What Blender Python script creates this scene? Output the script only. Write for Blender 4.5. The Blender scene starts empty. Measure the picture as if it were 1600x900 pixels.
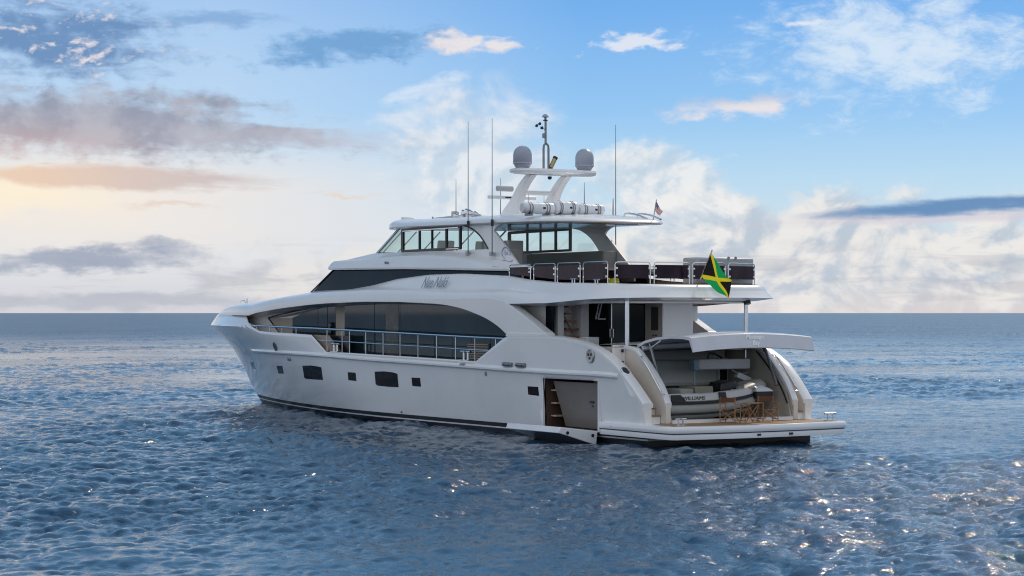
import bpy, bmesh, math, random
import numpy as np

random.seed(7)
scene = bpy.context.scene
COL = scene.collection
R = math.radians

# ------------------------------------------------------------------ camera
H, FPX = 4.4, 3250.0
CAM = np.array([-55.49, 43.09, H])
TH = R(31.6)
FW = np.array([math.cos(TH), -math.sin(TH), 0.0])      # level view direction
RT = np.array([-math.sin(TH), -math.cos(TH), 0.0])     # to the right of it
cam_data = bpy.data.cameras.new("camera")
cam_data.sensor_width = 36.0
cam_data.lens = FPX / 1600 * 36.0
cam_data.shift_y = 39 / 1600
cam_data.clip_start, cam_data.clip_end = 0.5, 80000
cam = bpy.data.objects.new("camera", cam_data)
COL.objects.link(cam)
cam.location = CAM
cam.rotation_euler = (R(90), 0, -TH - R(90))
scene.camera = cam

# ------------------------------------------------------------------ view, light
vs = scene.view_settings
vs.view_transform, vs.look, vs.exposure, vs.gamma = 'Standard', 'None', 0.0, 1.0
vs.use_curve_mapping = False
scene.cycles.use_denoising = True
scene.cycles.denoising_input_passes = 'RGB_ALBEDO_NORMAL'
scene.cycles.denoising_prefilter = 'NONE'
scene.cycles.filter_width = 1.1
scene.cycles.max_bounces = 8
scene.cycles.transparent_max_bounces = 16
scene.cycles.caustics_reflective = False
scene.cycles.caustics_refractive = False
scene.cycles.sample_clamp_indirect = 6.0

SUN_EL, SUN_AZ = R(40), R(27)          # elevation; azimuth to the right of the view direction
hd = FW * math.cos(SUN_AZ) + RT * math.sin(SUN_AZ)
SUN = np.array([hd[0] * math.cos(SUN_EL), hd[1] * math.cos(SUN_EL), math.sin(SUN_EL)])
from mathutils import Vector, Matrix
sl = bpy.data.lights.new("sun", 'SUN')
sl.energy, sl.angle, sl.color = 2.0, R(0.55), (1.0, 0.87, 0.70)
so = bpy.data.objects.new("sun", sl)
COL.objects.link(so)
so.rotation_euler = Vector(SUN).to_track_quat('Z', 'Y').to_euler()
so.location = (0, 0, 60)

# ------------------------------------------------------------------ node maths helper
class NV:
    """a node socket that can be added, multiplied ... to build node graphs from formulas"""
    def __init__(s, t, sock): s.t, s.s = t, sock
    def _m(s, op, *a):
        n = s.t.nodes.new('ShaderNodeMath'); n.operation = op
        for i, v in enumerate(a):
            if isinstance(v, NV): s.t.links.new(v.s, n.inputs[i])
            else: n.inputs[i].default_value = float(v)
        return NV(s.t, n.outputs[0])
    def __add__(s, o): return s._m('ADD', s, o)
    __radd__ = __add__
    def __sub__(s, o): return s._m('SUBTRACT', s, o)
    def __rsub__(s, o): return s._m('SUBTRACT', o, s)
    def __mul__(s, o): return s._m('MULTIPLY', s, o)
    __rmul__ = __mul__
    def __truediv__(s, o): return s._m('DIVIDE', s, o)
    def sqrt(s): return s._m('SQRT', s)
    def abs(s): return s._m('ABSOLUTE', s)
    def sin(s): return s._m('SINE', s)
    def max(s, o): return s._m('MAXIMUM', s, o)
    def min(s, o): return s._m('MINIMUM', s, o)
    def gt(s, o): return s._m('GREATER_THAN', s, o)
    def fract(s): return s._m('FRACT', s)
    def smooth(s, lo, hi):
        n = s.t.nodes.new('ShaderNodeMapRange'); n.interpolation_type = 'SMOOTHSTEP'
        s.t.links.new(s.s, n.inputs[0])
        for i, v in enumerate((lo, hi, 0.0, 1.0)):
            if isinstance(v, NV): s.t.links.new(v.s, n.inputs[i + 1])
            else: n.inputs[i + 1].default_value = v
        return NV(s.t, n.outputs[0])

def comb(t, x, y, z=0.0):
    n = t.nodes.new('ShaderNodeCombineXYZ')
    for i, v in enumerate((x, y, z)):
        if isinstance(v, NV): t.links.new(v.s, n.inputs[i])
        else: n.inputs[i].default_value = v
    return n.outputs[0]

def noise(t, vec, scale, detail=6, rough=0.55, dist=0.0, lac=2.0, dim='3D'):
    n = t.nodes.new('ShaderNodeTexNoise'); n.noise_dimensions = dim
    t.links.new(vec, n.inputs['Vector'])
    n.inputs['Scale'].default_value = scale; n.inputs['Detail'].default_value = detail
    n.inputs['Roughness'].default_value = rough; n.inputs['Distortion'].default_value = dist
    n.inputs['Lacunarity'].default_value = lac
    return NV(t, n.outputs[0])

def cmix(t, fac, a, b, mode='MIX'):
    n = t.nodes.new('ShaderNodeMix'); n.data_type = 'RGBA'; n.blend_type = mode
    n.clamp_factor = True
    for i, v in ((0, fac), (6, a), (7, b)):
        if isinstance(v, NV): t.links.new(v.s, n.inputs[i])
        elif isinstance(v, bpy.types.NodeSocket): t.links.new(v, n.inputs[i])
        elif isinstance(v, tuple): n.inputs[i].default_value = (*v, 1.0)
        else: n.inputs[i].default_value = v
    return n.outputs[2]

# ------------------------------------------------------------------ world: Nishita sky and clouds
SKY = 0.1
w = bpy.data.worlds.new("World"); scene.world = w; w.use_nodes = True
T = w.node_tree; T.nodes.clear()
out = T.nodes.new('ShaderNodeOutputWorld'); bg = T.nodes.new('ShaderNodeBackground')
bg.inputs[1].default_value = SKY
T.links.new(bg.outputs[0], out.inputs[0])
sky = T.nodes.new('ShaderNodeTexSky'); sky.sky_type = 'NISHITA'; sky.sun_disc = False
sky.sun_elevation = SUN_EL
sky.sun_rotation = math.atan2(SUN[0], SUN[1])
sky.altitude, sky.air_density, sky.dust_density, sky.ozone_density = 0, 1.0, 0.6, 1.5
tc = T.nodes.new('ShaderNodeTexCoord')
sep = T.nodes.new('ShaderNodeSeparateXYZ'); T.links.new(tc.outputs['Generated'], sep.inputs[0])
dx, dy, dz = (NV(T, sep.outputs[i]) for i in range(3))
fwd = dx * float(FW[0]) + dy * float(FW[1])
rgt = dx * float(RT[0]) + dy * float(RT[1])
azim = rgt._m('ARCTAN2', rgt, fwd)
hor = (1.0 - dz * dz).max(1e-4).sqrt()
A = azim * 33.0                       # compass bearing from the middle of the bay, 33 units to a radian
E_ = (dz / hor) * 32.5                # height above the horizon in the same units
E = E_.max(0.0).min(60.0)
vecA = comb(T, A, E * 1.25, 0.0)
vecS = comb(T, A * 0.42 + E * 0.25, E * 2.6, 3.7)
vecW = comb(T, A * 0.75 - E * 0.9, E * 1.5 + A * 0.42, 9.1)
F1 = noise(T, vecA, 1.3, 10, 0.58, 0.25)
F1b = noise(T, comb(T, A - 0.10, E * 1.25 + 0.14, 0.0), 1.3, 6, 0.55, 0.25)
F5 = noise(T, comb(T, A * 0.9 + 4.0, E * 1.5, 63.0), 2.3, 9, 0.6, 0.3)
F5b = noise(T, comb(T, A * 0.9 + 3.94, E * 1.5 + 0.10, 63.0), 2.3, 6, 0.6, 0.3)
F2 = noise(T, vecS, 1.25, 8, 0.58, 0.5)
F3 = noise(T, vecW, 1.5, 9, 0.66, 0.35)
F4 = noise(T, comb(T, A * 0.55, E * 1.1, 21.0), 0.5, 4, 0.5)

def ramp(t, fac, stops):
    n = t.nodes.new('ShaderNodeValToRGB'); t.links.new(fac.s, n.inputs[0])
    cr = n.color_ramp
    while len(cr.elements) < len(stops): cr.elements.new(0.5)
    for e, (p, c) in zip(cr.elements, stops): e.position = p; e.color = (*c, 1)
    return n.outputs[0]

Fw = noise(T, comb(T, A * 0.8, E * 2.2, 31.0), 0.9, 5, 0.6)
Fv = noise(T, comb(T, A * 1.1, E * 2.4, 47.0), 1.3, 7, 0.62)
wa, we = (Fw - 0.5) * 2.6, (Fv - 0.5) * 0.50
Fc = noise(T, vecA, 0.72, 9, 0.56, 0.5)
Fcb = noise(T, comb(T, A - 0.16, E * 1.25 + 0.22, 0.0), 0.72, 6, 0.54, 0.5)
def blob(a0, h0, ra, rh, f, amp, lo, hi, slope=0.0, soft=1.0, warp=1.0):
    da = (A + wa * warp - a0) * (1.0 / ra)
    dh = (E + we * warp - h0 - (A - a0) * slope) * (1.0 / rh)
    g = 1.0 - (da * da + dh * dh).sqrt()
    return (g + (f - 0.5) * amp).smooth(lo - 0.10 * soft, hi + 0.22 * soft) * (Fv * (1.5 * soft) + (1.0 - 0.65 * soft)).min(1.0)

clear = ramp(T, E * (1 / 12.0), [
    (0.0, (0.66, 0.64, 0.68)), (0.045, (0.66, 0.69, 0.74)), (0.11, (0.56, 0.71, 0.84)), (0.18, (0.42, 0.66, 0.88)),
    (0.26, (0.25, 0.53, 0.89)), (0.40, (0.12, 0.39, 0.84)), (0.58, (0.17, 0.41, 0.72)), (1.0, (0.13, 0.33, 0.59))])
# the blue deepens to the right, pales towards the glow on the left
pale = (A * -0.11 + 0.12).min(0.62).max(0.0) * E.smooth(9.0, 3.2)
c = cmix(T, pale, clear, (0.62, 0.76, 0.92))
nish = cmix(T, 1.0, sky.outputs[0], (SKY, SKY, SKY), 'MULTIPLY')
c = cmix(T, E.smooth(6.0, 26.0) * 0.7 + 0.12, c, nish)
# creamy veil low on the left and centre
veil = (E - 1.45).abs().smooth(1.75, 0.3) * A.smooth(2.5, -5.0)
c = cmix(T, veil * 0.92, c, (0.80, 0.79, 0.80))
c = cmix(T, blob(-7.3, 1.75, 4.6, 1.3, F2, 0.25, 0.0, 1.0) * 0.8, c, (0.96, 0.85, 0.73))
c = cmix(T, blob(-7.9, 1.85, 2.2, 0.5, F2, 0.4, 0.0, 0.9) * 0.8, c, (1.0, 0.88, 0.66))
low = E.smooth(0.95, 0.0)
c = cmix(T, low * 0.55, c, (0.66, 0.62, 0.64))
# cumulus: right, centre column
def cumulus(c, m, lit, shade, k=1.0):
    light = ((Fc - Fcb) * 4.6 + (F1 - F1b) * 1.6 + 0.56 + (Fc - 0.5) * 1.0).smooth(0.0, 1.0)
    return cmix(T, m * k, c, cmix(T, light, shade, lit))
cm = blob(4.6, 0.95, 5.2, 1.2, Fc * 0.75 + F1 * 0.25, 2.1, 0.08, 0.50, soft=0.0)
c = cumulus(c, cm, (0.86, 0.83, 0.80), (0.50, 0.57, 0.66), 0.9)
cm = blob(-0.55, 2.3, 1.8, 1.75, Fc * 0.75 + F1 * 0.25, 1.7, 0.08, 0.66, soft=0.0)
c = cumulus(c, cm, (0.85, 0.86, 0.88), (0.56, 0.66, 0.77), 0.75)
cm = blob(2.3, 1.85, 1.7, 1.0, Fc * 0.75 + F1 * 0.25, 2.0, 0.10, 0.50, soft=0.0)
c = cumulus(c, cm, (0.88, 0.87, 0.86), (0.56, 0.66, 0.76), 0.85)
cm = blob(-2.6, 0.55, 3.6, 0.75, F1, 1.9, 0.2, 0.7, soft=0.0)
c = cumulus(c, cm, (0.84, 0.80, 0.76), (0.58, 0.61, 0.66), 0.6)
# grey streaks over the horizon
st = (F2 - 0.5).smooth(-0.02, 0.14) * (E - 0.55).abs().smooth(0.75, 0.1)
c = cmix(T, st * 0.55, c, (0.47, 0.49, 0.55))
# mauve stratus bank, left
m = blob(-6.6, 2.92, 4.7, 0.74, F2 * 0.45 + F5 * 0.55, 2.1, 0.10, 0.55, -0.05, soft=0.45)
warm = (A + 8.2).smooth(3.6, 0.0) * E.smooth(3.2, 2.2)
c = cmix(T, m * 0.93, c, cmix(T, warm, cmix(T, F1.smooth(0.35, 0.65), (0.30, 0.32, 0.41), (0.46, 0.47, 0.54)), (0.66, 0.46, 0.42)))
m = blob(-3.2, 2.72, 2.6, 0.24, F2, 1.3, 0.10, 0.7, -0.04)
c = cmix(T, m * 0.7, c, (0.50, 0.49, 0.57))
# orange lit bands
m = blob(-6.2, 2.08, 3.0, 0.21, F2, 1.2, 0.05, 0.5, -0.02, soft=0.6, warp=0.55)
c = cmix(T, m * 0.9, c, cmix(T, (A + 8.0).smooth(3.5, 0.0), (0.62, 0.53, 0.52), (0.82, 0.60, 0.46)))
m = blob(-5.3, 1.66, 1.1, 0.07, F2, 0.8, 0.1, 0.6)
c = cmix(T, m * 0.6, c, (0.78, 0.62, 0.52))
m = blob(-2.7, 1.86, 0.8, 0.05, F2, 0.7, 0.1, 0.6)
c = cmix(T, m * 0.6, c, (0.80, 0.66, 0.56))
# low grey-blue stratus, left
m = blob(-6.6, 0.82, 2.7, 0.30, F2 * 0.6 + F5 * 0.4, 1.7, 0.08, 0.55, 0.05, soft=0.45)
c = cmix(T, m * 0.9, c, (0.34, 0.39, 0.50))
m = blob(-6.0, 0.18, 3.8, 0.17, F2, 1.4, 0.05, 0.6)
c = cmix(T, m * 0.6, c, (0.46, 0.48, 0.56))
# top left broken clouds
m = blob(-7.2, 4.25, 2.6, 0.90, F5 * 0.55 + F2 * 0.45, 2.8, 0.08, 0.70, soft=0.6)
litm = ((F5 - F5b) * 4.0 + (F1 - 0.5) * 2.6 - 0.10).smooth(0.05, 0.85)
c = cmix(T, m * 0.92, c, cmix(T, litm, (0.14, 0.27, 0.50), (0.76, 0.71, 0.74)))
m = blob(-4.6, 4.55, 1.1, 0.16, F2, 1.6, 0.05, 0.6)
c = cmix(T, m * 0.7, c, (0.20, 0.38, 0.66))
m = blob(-2.4, 4.18, 2.3, 0.38, F5 * 0.6 + F2 * 0.4, 2.8, 0.12, 0.62, 0.03, soft=0.5)
c = cmix(T, m * 0.85, c, (0.15, 0.35, 0.64))
m = blob(-0.75, 4.22, 1.2, 0.30, F5 * 0.7 + F2 * 0.3, 3.2, 0.25, 0.75, 0.05, soft=0.6)
c = cmix(T, m * 0.9, c, (0.86, 0.80, 0.80))
m = blob(-1.35, 3.55, 0.75, 0.18, F3, 1.4, 0.15, 0.8, 0.35)
c = cmix(T, m * 0.6, c, (0.80, 0.86, 0.93))
# small clouds, right of centre
m = blob(2.05, 4.24, 0.9, 0.17, F5, 3.0, 0.15, 0.6, 0.12)
c = cmix(T, m * 0.8, c, (0.84, 0.85, 0.90))
m = blob(3.5, 3.2, 1.35, 0.19, F5 * 0.7 + F2 * 0.3, 1.8, 0.12, 0.55, 0.07)
c = cmix(T, m * 0.9, c, cmix(T, (E - 3.2 - (A - 3.5) * 0.07).smooth(-0.05, 0.16), (0.86, 0.79, 0.79), (0.52, 0.60, 0.75)))
m = blob(4.72, 4.5, 0.45, 0.09, F1, 1.6, 0.1, 0.6)
c = cmix(T, m * 0.8, c, (0.86, 0.84, 0.88))
# cirrus fan, upper right
m = blob(6.0, 4.1, 3.0, 1.45, F3, 2.6, 0.12, 1.0, 0.05, soft=0.3)
c = cmix(T, m * 0.85, c, (0.72, 0.83, 0.94))
# dark blue stratus with a pink hem, right
m = blob(6.9, 1.47, 4.2, 0.14, F2, 0.8, 0.10, 0.6, 0.03, warp=0.3)
c = cmix(T, m * 0.6, c, (0.66, 0.60, 0.68))
m = blob(7.5, 1.66, 3.6, 0.17, F2, 0.8, 0.10, 0.50, 0.05, soft=0.4, warp=0.22)
c = cmix(T, m * 0.95, c, (0.13, 0.27, 0.50))
# broken cloud overhead and behind the camera
m = (F4 * 0.6 + F1 * 0.4 - 0.5).smooth(0.02, 0.16) * E.smooth(6.0, 11.0)
c = cmix(T, m * 0.30, c, (0.46, 0.52, 0.62))
back = (azim.abs()).smooth(0.7, 1.8)
c = cmix(T, back * 0.95, c, cmix(T, F4.smooth(0.35, 0.65), (0.47, 0.57, 0.70), (0.91, 0.93, 0.96)))
c = cmix(T, E_.smooth(0.0, -0.4), c, (0.05, 0.10, 0.17))
c = cmix(T, 1.0, c, (1 / SKY, 1 / SKY, 1 / SKY), 'MULTIPLY')
T.links.new(c, bg.inputs[0])

# ------------------------------------------------------------------ materials
MATS = {}
def mat(name, color, rough=0.4, metal=0.0, coat=0.0, vary=0.04, vscale=1.5, bump=0.0, bscale=40.0, spec=0.5):
    if name in MATS: return MATS[name]
    m = bpy.data.materials.new(name); m.use_nodes = True
    t = m.node_tree; b = t.nodes['Principled BSDF']
    b.inputs['Roughness'].default_value = rough; b.inputs['Metallic'].default_value = metal
    b.inputs['Coat Weight'].default_value = coat; b.inputs['Coat Roughness'].default_value = 0.06
    b.inputs['Specular IOR Level'].default_value = spec
    g = t.nodes.new('ShaderNodeNewGeometry')
    n = noise(t, g.outputs['Position'], vscale, 5, 0.6)
    lo = tuple(max(0.0, v * (1 - vary)) for v in color); hi = tuple(min(1.0, v * (1 + vary)) for v in color)
    t.links.new(cmix(t, n.smooth(0.3, 0.7), lo, hi), b.inputs['Base Color'])
    if bump:
        bn = t.nodes.new('ShaderNodeBump'); bn.inputs['Strength'].default_value = bump
        bn.inputs['Distance'].default_value = 0.01
        t.links.new(noise(t, g.outputs['Position'], bscale, 4).s, bn.inputs['Height'])
        t.links.new(bn.outputs[0], b.inputs['Normal'])
    MATS[name] = m
    return m

def glass(name, tint, alpha, rough=0.02):
    """real see-through pane: part transparent tint, part mirror by angle"""
    m = bpy.data.materials.new(name); m.use_nodes = True
    t = m.node_tree; t.nodes.clear()
    o = t.nodes.new('ShaderNodeOutputMaterial'); mx = t.nodes.new('ShaderNodeMixShader')
    tr = t.nodes.new('ShaderNodeBsdfTransparent'); tr.inputs[0].default_value = (*tint, 1)
    gl = t.nodes.new('ShaderNodeBsdfGlossy'); gl.inputs['Roughness'].default_value = rough
    lw = t.nodes.new('ShaderNodeLayerWeight'); lw.inputs[0].default_value = 0.5
    fc = NV(t, lw.outputs['Facing'])
    f = fc * fc * fc * fc * 0.8 + alpha
    t.links.new(f.min(1.0).s, mx.inputs[0]); t.links.new(tr.outputs[0], mx.inputs[1]); t.links.new(gl.outputs[0], mx.inputs[2])
    t.links.new(mx.outputs[0], o.inputs[0])
    return m

HULLW = mat('white_gelcoat', (0.80, 0.80, 0.81), 0.20, coat=0.5, vary=0.03, vscale=0.5)
SUPW = mat('superstructure_white', (0.82, 0.815, 0.815), 0.25, coat=0.4, vary=0.025, vscale=0.7)
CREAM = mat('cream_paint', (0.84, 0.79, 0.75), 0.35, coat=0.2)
TAN = mat('tan_lining', (0.40, 0.33, 0.26), 0.5)
LINING = mat('garage_lining', (0.74, 0.74, 0.70), 0.5)
BROWN = mat('walnut', (0.09, 0.05, 0.035), 0.45)
GREYP = mat('grey_paint', (0.42, 0.43, 0.45), 0.35)
TAUPE = mat('taupe_shade', (0.30, 0.26, 0.23), 0.45)  # shade tone for the port face of the white stair tower
BLACK = mat('antifouling_black', (0.012, 0.012, 0.014), 0.4)
BLACKM = mat('black_trim', (0.012, 0.011, 0.012), 0.3)
DGLASS = mat('dark_glass', (0.010, 0.016, 0.020), 0.05, coat=0.0, spec=0.09, vary=0.3, vscale=0.4)
PGLASS = mat('port_glass', (0.014, 0.011, 0.011), 0.10, vary=0.5, vscale=3, spec=0.12)
RGLASS = mat('smoked_acrylic', (0.030, 0.016, 0.028), 0.06, vary=0.45, vscale=1.2, spec=0.14)
STEEL = mat('polished_steel', (0.72, 0.72, 0.74), 0.16, metal=1.0)
DSTEEL = mat('dull_steel', (0.25, 0.25, 0.27), 0.35, metal=0.8)
WHITEP = mat('white_plastic', (0.72, 0.73, 0.76), 0.35)
DOMEG = mat('dome_grey', (0.36, 0.39, 0.46), 0.35)
CUSH = mat('cushion_grey', (0.36, 0.35, 0.33), 0.8, bump=0.3)
RUBG = mat('tender_grey', (0.34, 0.35, 0.33), 0.55)
RUBB = mat('rubber_black', (0.018, 0.019, 0.022), 0.55)
OLIVE = mat('olive_cushion', (0.30, 0.28, 0.21), 0.7)
BRASS = mat('brass', (0.45, 0.33, 0.14), 0.3, metal=0.8)
CHAIRW = mat('chair_teak', (0.36, 0.17, 0.07), 0.45, vary=0.25, vscale=9)
CANVAS = mat('brown_canvas', (0.13, 0.055, 0.03), 0.85)
YELLOW = mat('yellow_rope', (0.62, 0.62, 0.06), 0.7)
BLUEIN = mat('blue_ink', (0.46, 0.47, 0.62), 0.4)
GREYIN = mat('grey_letters', (0.27, 0.29, 0.33), 0.3, metal=0.3)
WLET = mat('white_letters', (0.86, 0.85, 0.86), 0.3)
NAVY = mat('navy_line', (0.02, 0.035, 0.08), 0.35)
CLEARG = glass('clear_glass', (0.86, 0.95, 0.95), 0.05)
DOORG = glass('door_glass', (0.30, 0.34, 0.35), 0.06)

def teak():
    m = bpy.data.materials.new('teak_planks'); m.use_nodes = True
    t = m.node_tree; b = t.nodes['Principled BSDF']; b.inputs['Roughness'].default_value = 0.5
    g = t.nodes.new('ShaderNodeNewGeometry'); s = t.nodes.new('ShaderNodeSeparateXYZ')
    t.links.new(g.outputs['Position'], s.inputs[0])
    y = NV(t, s.outputs[1])
    seam = (y * (1 / 0.07)).fract().gt(0.90)
    tone = noise(t, comb(t, NV(t, s.outputs[0]) * 0.7, y * 14.3, 0), 1.0, 4)
    wood = cmix(t, tone.smooth(0.3, 0.7), (0.30, 0.16, 0.07), (0.42, 0.25, 0.12))
    t.links.new(cmix(t, seam, wood, (0.04, 0.03, 0.02)), b.inputs['Base Color'])
    return m
TEAK = teak()

# ------------------------------------------------------------------ geometry helpers
def P(u, v, ax, val):
    """the place on the plane ax = val (boat axes: x forward, y to port, z up) that was measured at photo position u, v"""
    r = FW + RT * ((u - 800) / FPX) + np.array([0, 0, 1.0]) * ((489 - v) / FPX)
    i = 'xyz'.index(ax)
    return CAM + r * ((val - CAM[i]) / r[i])

def XZ(pts, y):
    return [(float(p[0]), float(p[2])) for p in (P(u, v, 'y', y) for u, v in pts)]

class MB:
    def __init__(s): s.v, s.f = [], []
    def add(s, vs_, fs):
        o = len(s.v); s.v += [tuple(map(float, p)) for p in vs_]; s.f += [tuple(i + o for i in f) for f in fs]; return s
    def box(s, c, d, rot=None):
        x, y, z = (v / 2 for v in d)
        pts = [Vector((a, b, e)) for a in (-x, x) for b in (-y, y) for e in (-z, z)]
        if rot is not None: pts = [rot @ p for p in pts]
        c = Vector(c)
        return s.add([p + c for p in pts], [(0, 1, 3, 2), (4, 6, 7, 5), (0, 4, 5, 1), (2, 3, 7, 6), (0, 2, 6, 4), (1, 5, 7, 3)])
    def prism(s, poly, y0, y1, ax='y'):
        n = len(poly)
        def mk(a, b, w): return {'y': (a, w, b), 'x': (w, a, b), 'z': (a, b, w)}[ax]
        vs_ = [mk(a, b, y0) for a, b in poly] + [mk(a, b, y1) for a, b in poly]
        return s.add(vs_, [tuple(range(n)), tuple(range(2 * n - 1, n - 1, -1))] + [(i, i + n, (i + 1) % n + n, (i + 1) % n) for i in range(n)])
    def loft(s, secs, close=False, caps=False, ring=False):
        n, m = len(secs), len(secs[0])
        fs = []
        for i in range(n if ring else n - 1):
            for j in range(m if close else m - 1):
                a, b = i * m + j, i * m + (j + 1) % m
                c_, d = ((i + 1) % n) * m + (j + 1) % m, ((i + 1) % n) * m + j
                fs.append((a, b, c_, d))
        if caps: fs += [tuple(range(m - 1, -1, -1)), tuple(range((n - 1) * m, n * m))]
        return s.add([p for q in secs for p in q], fs)
    def tube(s, path, r, n=8, closed=False, r2=None):
        pts = [Vector(p) for p in path]; secs = []
        k = len(pts)
        for i, p in enumerate(pts):
            a = pts[(i - 1) % k] if (i or closed) else p; b = pts[(i + 1) % k] if (i < k - 1 or closed) else p
            d = (b - a).normalized()
            ref = Vector((0, 0, 1)) if abs(d.z) < 0.9 else Vector((1, 0, 0))
            e1 = d.cross(ref).normalized(); e2 = d.cross(e1)
            rr = r if r2 is None else r + (r2 - r) * i / max(1, k - 1)
            secs.append([p + (e1 * math.cos(t) + e2 * math.sin(t)) * rr for t in (2 * math.pi * j / n for j in range(n))])
        return s.loft(secs, close=True, caps=not closed, ring=closed)
    def lathe(s, prof, c, n=20, axis=Vector((0, 0, 1))):
        q = Vector((0, 0, 1)).rotation_difference(Vector(axis)); c = Vector(c)
        return s.loft([[c + q @ Vector((r * math.cos(t), r * math.sin(t), z)) for t in (2 * math.pi * j / n for j in range(n))] for r, z in prof], close=True, caps=True)
    def mirror(s):
        o = len(s.v); s.v += [(x, -y, z) for x, y, z in s.v]; s.f += [tuple(i + o for i in reversed(f)) for f in s.f[:]]; return s
    def pair(s, name, m, parent=None, **k):
        a = s.build(name, m, parent, **k)
        t = MB(); t.add([(x, -y, z) for x, y, z in s.v], [tuple(reversed(f)) for f in s.f]); t.build(name, m, parent, **k)
        return a
    def mesh(s, name, m, smooth=True, angle=32, merge=1e-4):
        me = bpy.data.meshes.new(name); me.from_pydata(s.v, [], s.f)
        bm = bmesh.new(); bm.from_mesh(me)
        bmesh.ops.remove_doubles(bm, verts=bm.verts, dist=merge)
        bmesh.ops.dissolve_degenerate(bm, edges=bm.edges, dist=1e-5)
        bmesh.ops.recalc_face_normals(bm, faces=bm.faces)
        bm.to_mesh(me); bm.free()
        me.materials.append(m)
        if smooth:
            me.polygons.foreach_set('use_smooth', [True] * len(me.polygons)); me.set_sharp_from_angle(angle=R(angle))
        return me
    def build(s, name, m, parent=None, smooth=True, angle=32, bevel=0.0):
        o = bpy.data.objects.new(name, s.mesh(name, m, smooth, angle)); COL.objects.link(o)
        if parent is not None: attach(o, parent)
        if bevel:
            b = o.modifiers.new('bevel', 'BEVEL'); b.width = bevel; b.segments = 2; b.limit_method = 'ANGLE'; b.angle_limit = R(40)
        return o

def world_loc(o):
    p = Vector(o.location)
    if o.parent: p = world_matrix(o.parent) @ p
    return p
def world_matrix(o):
    m = Matrix.Translation(o.location) @ o.rotation_euler.to_matrix().to_4x4()
    return world_matrix(o.parent) @ m if o.parent else m
def attach(o, parent):
    """the mesh keeps its place; only its parent changes"""
    o.parent = parent
    inv = world_matrix(parent).inverted()
    o.data.transform(inv) if o.type == 'MESH' else None
def empty(name, loc, label=None, cat=None, group=None, rz=0.0):
    o = bpy.data.objects.new(name, None); o.empty_display_size = 0.3; COL.objects.link(o)
    o.location = loc; o.rotation_euler = (0, 0, rz)
    return tag(o, label, cat, group)
def tag(o, label=None, cat=None, group=None, kind=None):
    for k, v in (('label', label), ('category', cat), ('group', group), ('kind', kind)):
        if v: o[k] = v
    return o
def part_label(o, s): o['label'] = s; return o

def text_mesh(name, s, size, origin, right, upv, m, parent, shear=0.0, off=0.003, align='CENTER', ext=0.004, sx=1.0, bold=0.0):
    cu = bpy.data.curves.new(name, 'FONT'); cu.body = s; cu.size = size; cu.extrude = ext; cu.shear = shear; cu.offset = bold
    cu.align_x = align; cu.align_y = 'CENTER'; cu.resolution_u = 3
    tmp = bpy.data.objects.new(name + '_tmp', cu); COL.objects.link(tmp)
    dg = bpy.context.evaluated_depsgraph_get()
    me = bpy.data.meshes.new_from_object(tmp.evaluated_get(dg))
    bpy.data.objects.remove(tmp); bpy.data.curves.remove(cu)
    rgt_, up_ = Vector(right).normalized(), Vector(upv).normalized(); nn = rgt_.cross(up_).normalized(); up_ = nn.cross(rgt_)
    M = Matrix((( *(rgt_ * sx), 0), (*up_, 0), (*nn, 0), (0, 0, 0, 1))).transposed()
    M.translation = Vector(origin) + nn * (off + ext)
    me.transform(M); me.materials.clear(); me.materials.append(m)
    o = bpy.data.objects.new(name, me); COL.objects.link(o); attach(o, parent)
    return o

def lerp(a, b, t): return a + (b - a) * t
def smooth_poly(pts, n=4, closed=False):
    """Catmull-Rom through 2-D or 3-D points"""
    p = [np.array(q, float) for q in pts]; k = len(p); o = []
    rng = range(k if closed else k - 1)
    for i in rng:
        a = p[i - 1] if (i or closed) else p[i]; b = p[i]; c_ = p[(i + 1) % k]; d = p[(i + 2) % k] if (closed or i + 2 < k) else c_
        for j in range(n):
            t = j / n
            o.append(0.5 * (2 * b + (c_ - a) * t + (2 * a - 5 * b + 4 * c_ - d) * t * t + (3 * b - a - 3 * c_ + d) * t ** 3))
    if not closed: o.append(p[-1])
    return [tuple(map(float, q)) for q in o]

# ------------------------------------------------------------------ sea
def wave_tile(n, size, wind, peak, rms, seed, cut):
    rng = np.random.default_rng(seed)
    k = np.fft.fftfreq(n, size / n) * 2 * np.pi
    kx, ky = np.meshgrid(k, k, indexing='ij'); kk = np.hypot(kx, ky); kk[0, 0] = 1
    kp = 2 * np.pi / peak
    s = kk ** -3.55 * np.exp(-0.8 * (kp / kk) ** 2)
    ca = (kx * math.cos(wind) + ky * math.sin(wind)) / kk
    s *= (0.30 + 0.70 * ca * ca) * np.where(ca < 0, 0.35, 1.0) * np.exp(-(kk * cut / (2 * np.pi)) ** 4); s[0, 0] = 0
    spec = np.sqrt(s) * (rng.normal(size=(n, n)) + 1j * rng.normal(size=(n, n)))
    h = np.fft.ifft2(spec).real
    sc = rms / h.std()
    # horizontal pull towards the crests sharpens them
    gx = np.fft.ifft2(1j * kx / kk * spec).real * sc; gy = np.fft.ifft2(1j * ky / kk * spec).real * sc
    return h * sc, gx, gy
def sample(tile, size, x, y):
    n = tile.shape[0]; fx, fy = (x / size * n) % n, (y / size * n) % n
    i, j = np.floor(fx).astype(int), np.floor(fy).astype(int); a, b = fx - i, fy - j; i %= n; j %= n; i1, j1 = (i + 1) % n, (j + 1) % n
    return tile[i, j] * (1 - a) * (1 - b) + tile[i1, j] * a * (1 - b) + tile[i, j1] * (1 - a) * b + tile[i1, j1] * a * b

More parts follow.
